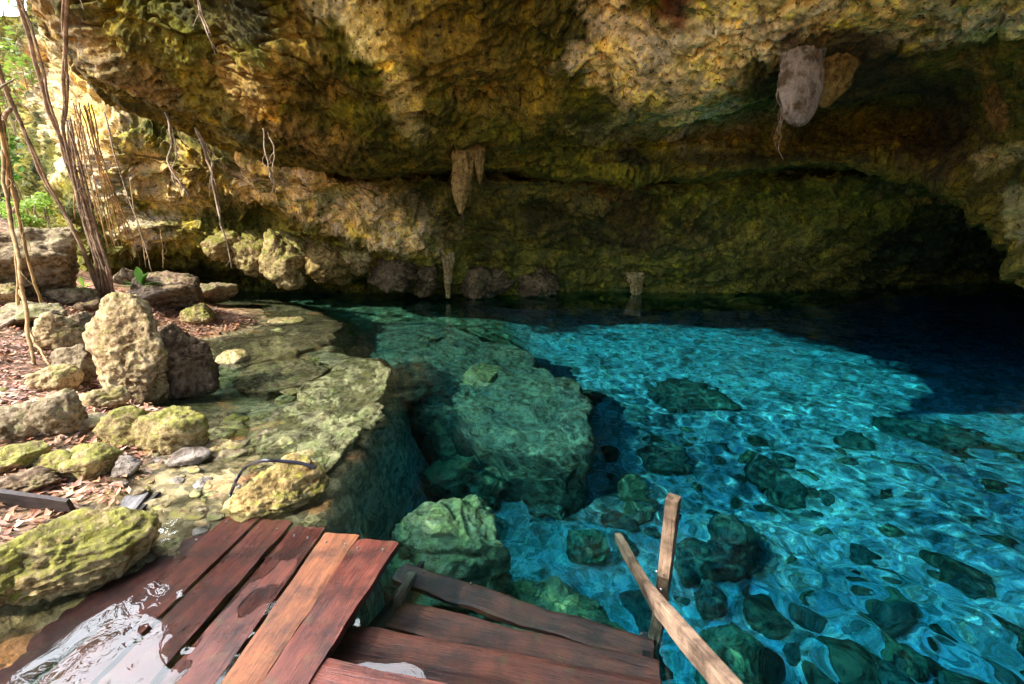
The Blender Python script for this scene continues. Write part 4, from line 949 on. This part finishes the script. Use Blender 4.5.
def bush(name, c, rad, n, ls, mat, label, cat, seed, trunk=None, zb=None):
    rs_ = np.random.RandomState(seed); zb = th1(c[0], c[1]) if zb is None else zb; root = empty(name, (c[0], c[1], zb), label, cat)
    cl = rs_.normal(size=(max(6, n // 60), 3)); cl /= np.linalg.norm(cl, axis=1, keepdims=True); cl *= rs_.uniform(.3, 1, (len(cl), 1)); cl = cl * np.array(rad)
    P = cl[rs_.randint(len(cl), size=n)] + rs_.normal(size=(n, 3)) * np.array(rad) * .17
    A_ = rs_.normal(size=(n, 3)); A_[:, 2] *= .5; A_ /= np.linalg.norm(A_, axis=1, keepdims=True); B_ = np.cross(A_, rs_.normal(size=(n, 3))); B_ /= np.linalg.norm(B_, axis=1, keepdims=True)
    s = ls * rs_.uniform(.6, 1.3, (n, 1)); off = np.array([0, 0, c[2] - zb])
    V = np.stack([P - A_ * s * .5, P + B_ * s * .22, P + A_ * s * .5, P - B_ * s * .22], 1).reshape(-1, 3) + off
    mesh_from('leaves' if trunk is None else 'crown', V, np.arange(n * 4).reshape(n, 4), mat, root, smooth=False)
    parts = []
    for k in range(min(10, len(cl))):
        e = cl[k] * .85 + off; parts.append(tube_mesh([np.zeros(3) + rs_.normal(size=3) * .03, e * .5 + rs_.normal(size=3) * .08 * rad[0], e], [trunk or .02, (trunk or .02) * .5, .008], 6, .03, seed + k))
    v, f = join(parts); mesh_from('stems' if trunk is None else 'trunk', v, f, M['root_grey'], root)
    return root
bush('bush', atY(16, 60, 13), (1.0, 1.3, 1.3), 420, .22, M['leaf_lime'], 'bright lime bush in the sunny opening near the top left corner', 'bush', 1)
bush('bush', atY(8, 150, 11), (.6, .9, .6), 260, .18, M['leaf'], 'green bush at the left edge halfway down the opening', 'bush', 2)
bush('bush', atY(-14, 110, 15), (1.5, 1.4, 1.6), 500, .24, M['leaf_lime'], 'leafy shrub at the left picture edge against the white sky', 'bush', 3)
bush('bush', atY(16, 212, 9.0), (.55, .5, .28), 600, .11, M['leaf_lime'], 'low lime ground plant above the large grey-brown boulder', 'bush', 4)
bush('bush', atY(44, 205, 9.6), (.45, .5, .22), 400, .10, M['leaf_lime'], 'small lime ground plant behind the slanting grey roots', 'bush', 5)
bush('tree', atY(-60, -70, 16), (2.6, 2.5, 2.0), 900, .26, M['leaf_lime'], 'sunlit tree whose leaves fill the top left corner', 'tree', 6, .10)
bush('tree', atY(-140, -120, 12), (3.2, 3.0, 2.4), 2500, .24, M['leaf'], 'tree outside the opening at the far left', 'tree', 7, .12)

for k, (x, y, z) in enumerate([(-.2, 5.2, 5.6), (1.0, 3.7, 5.9), (1.7, 2.5, 6.0), (1.6, 1.2, 6.1), (-3.4, 5.6, 4.9)]):  # out-of-view shrubs added on the rim; their leaves soften the sun's shadow edge
    bush('bush', np.array([x, y, z]), (1.15, 1.0, .5), 950, .13, M['leaf'], ['leafy shrub hanging over the cave rim above the reef', 'leafy shrub hanging over the cave rim above the stairs', 'leafy shrub on the cave rim between two others', 'leafy shrub on the cave rim farthest to the right', 'leafy shrub on the cave rim above the ledge'][k], 'bush', 50 + k, None, z - .5)
# leaf litter: nobody could count it
rs = np.random.RandomState(21); n = 42000
q2 = np.column_stack([rs.uniform(-8.5, -1.6, n), rs.uniform(1.6, 8.6, n)]); zz, wv_, dry_, _, _ = terrain(q2)
keep = (zz > .035) & (rs.rand(n) < .35 + .65 * sstep(-.15, .15, fbm(np.column_stack([q2, 0 * zz]) * 1.3, 3, 77))) & ~((q2[:, 1] < 2.5) & (q2[:, 0] > -2.6))
q2 = q2[keep]; zz = zz[keep]; n = len(q2); a_ = rs.uniform(0, 6.28, n); L = rs.uniform(.018, .045, n); W_ = L * rs.uniform(.3, .5, n)
tl = rs.normal(0, .35, (n, 2)); d1 = np.column_stack([np.cos(a_), np.sin(a_), tl[:, 0]]); d2 = np.column_stack([-np.sin(a_), np.cos(a_), tl[:, 1]])
c = np.column_stack([q2, zz + .008 + .02 * rs.rand(n)]); cu = rs.uniform(.0, .5, n)
pts = [c - d1 * L[:, None], c + d2 * W_[:, None] + np.column_stack([0 * L, 0 * L, cu * W_]), c + d1 * L[:, None] + np.column_stack([0 * L, 0 * L, cu * W_]), c - d2 * W_[:, None] + np.column_stack([0 * L, 0 * L, cu * W_])]
V = np.stack(pts, 1).reshape(-1, 3); colr = np.array([(.36, .19, .12), (.26, .11, .07), (.42, .28, .20), (.34, .13, .07), (.16, .08, .05), (.46, .25, .13)])[rs.randint(6, size=n)]
b = NB('dry_leaves'); b.bsdf(b.attr(), .6, None, .3); M['litter'] = b.m
lit = mesh_from('leaf_litter', V, np.arange(n * 4).reshape(n, 4), M['litter'], smooth=False, colors=np.repeat(colr, 4, axis=0)); tag(lit, kind='stuff')

LAND = [(667, 530, 'the handrail post'), (735, 530, 'the lone dark round boulder'), (690, 390, 'the flat dark far rock'), (545, 410, 'the rounded end of the reef'),
        (455, 520, 'the large yellow-green drowned rock'), (745, 650, 'the green rock behind the rail'), (900, 610, 'the low rock near the right edge'), (940, 430, 'the long dark rock in the shade'),
        (520, 600, 'the sunken steps'), (1000, 660, 'the bottom right corner'), (130, 350, 'the tall pale boulder'), (180, 425, 'the blocky mossy boulder'), (275, 480, 'the rock with the hose'),
        (120, 505, 'the flat grey board'), (60, 415, 'the upright wedge-shaped stone'), (55, 335, 'the white angular chunk'), (330, 420, 'the long ledge'), (265, 345, 'the broad broken slab'),
        (30, 480, 'the dark board on edge'), (60, 550, 'the big deck boulder'), (200, 540, 'the submerged planks'), (850, 520, 'the middle of the bright sand')]
ORD = ['nearest', 'second nearest', 'third nearest', 'fourth nearest', 'fifth nearest', 'sixth nearest', 'seventh nearest', 'eighth nearest', 'ninth nearest', 'tenth nearest', 'eleventh nearest', 'twelfth nearest']
def seen(P):
    P = np.array(P, float)
    if P[2] < 0:                                                           # where the water bends it to
        a = P[:2]; L = np.linalg.norm(a); lo, hi = 0., L
        for _ in range(40):
            m = (lo + hi) / 2; s1 = m / math.hypot(m, H); s2 = (L - m) / math.hypot(L - m, -P[2])
            if s1 < 1.33 * s2: lo = m
            else: hi = m
        P = np.array([a[0] * m / L, a[1] * m / L, 0.])
    x, y, _d = project(P[None]); return float(x[0]), float(y[0])
buckets = {}
for o in sc.objects:
    if o.type == 'MESH' and o.get('group') and o['category'] == 'stone':
        x, y = seen(o.location); k = min(range(len(LAND)), key=lambda i: math.hypot(LAND[i][0] - x, (LAND[i][1] - y)))
        dx, dy = x - LAND[k][0], y - LAND[k][1]; side = ('right of' if dx > 0 else 'left of') if abs(dx) > abs(dy) else ('below' if dy > 0 else 'beyond')
        mn = o.data.materials[0].name; cw = {'pale_limestone': 'pale', 'mossy_limestone': 'mossy', 'grey_limestone': 'grey', 'brown_limestone': 'brown', 'ledge_limestone': 'speckled', 'shelf_limestone': 'brownish', 'algae_covered_rock': 'green-brown', 'dark_algae_rock': 'dark', 'lilac_flowstone': 'lilac'}[mn]
        buckets.setdefault((cw, side, k, o['group']), []).append((math.hypot(dx, dy), o))
for (cw, side, k, g), L_ in buckets.items():
    L_.sort(key=lambda t: t[0]); gw = {'small stones on the bank': 'loose stone on the leafy bank', 'stones on the shallow shelf': 'stone on the shallow shelf', 'wet stones above the deck': 'flat wet stone', 'stones on the pool bed': 'bed stone'}[g]
    for i, (_, o) in enumerate(L_):
        o['label'] = '%s %s %s %s%s' % (cw, gw, side, LAND[k][2], (', ' + ORD[min(i, 11)]) if len(L_) > 1 else '')

for o in sc.objects:
    if o.type == 'MESH' and CAUSTICS and o is not water and o.name not in ('cave_ceiling', 'leaf_litter'):
        o.cycles.is_caustics_receiver = True
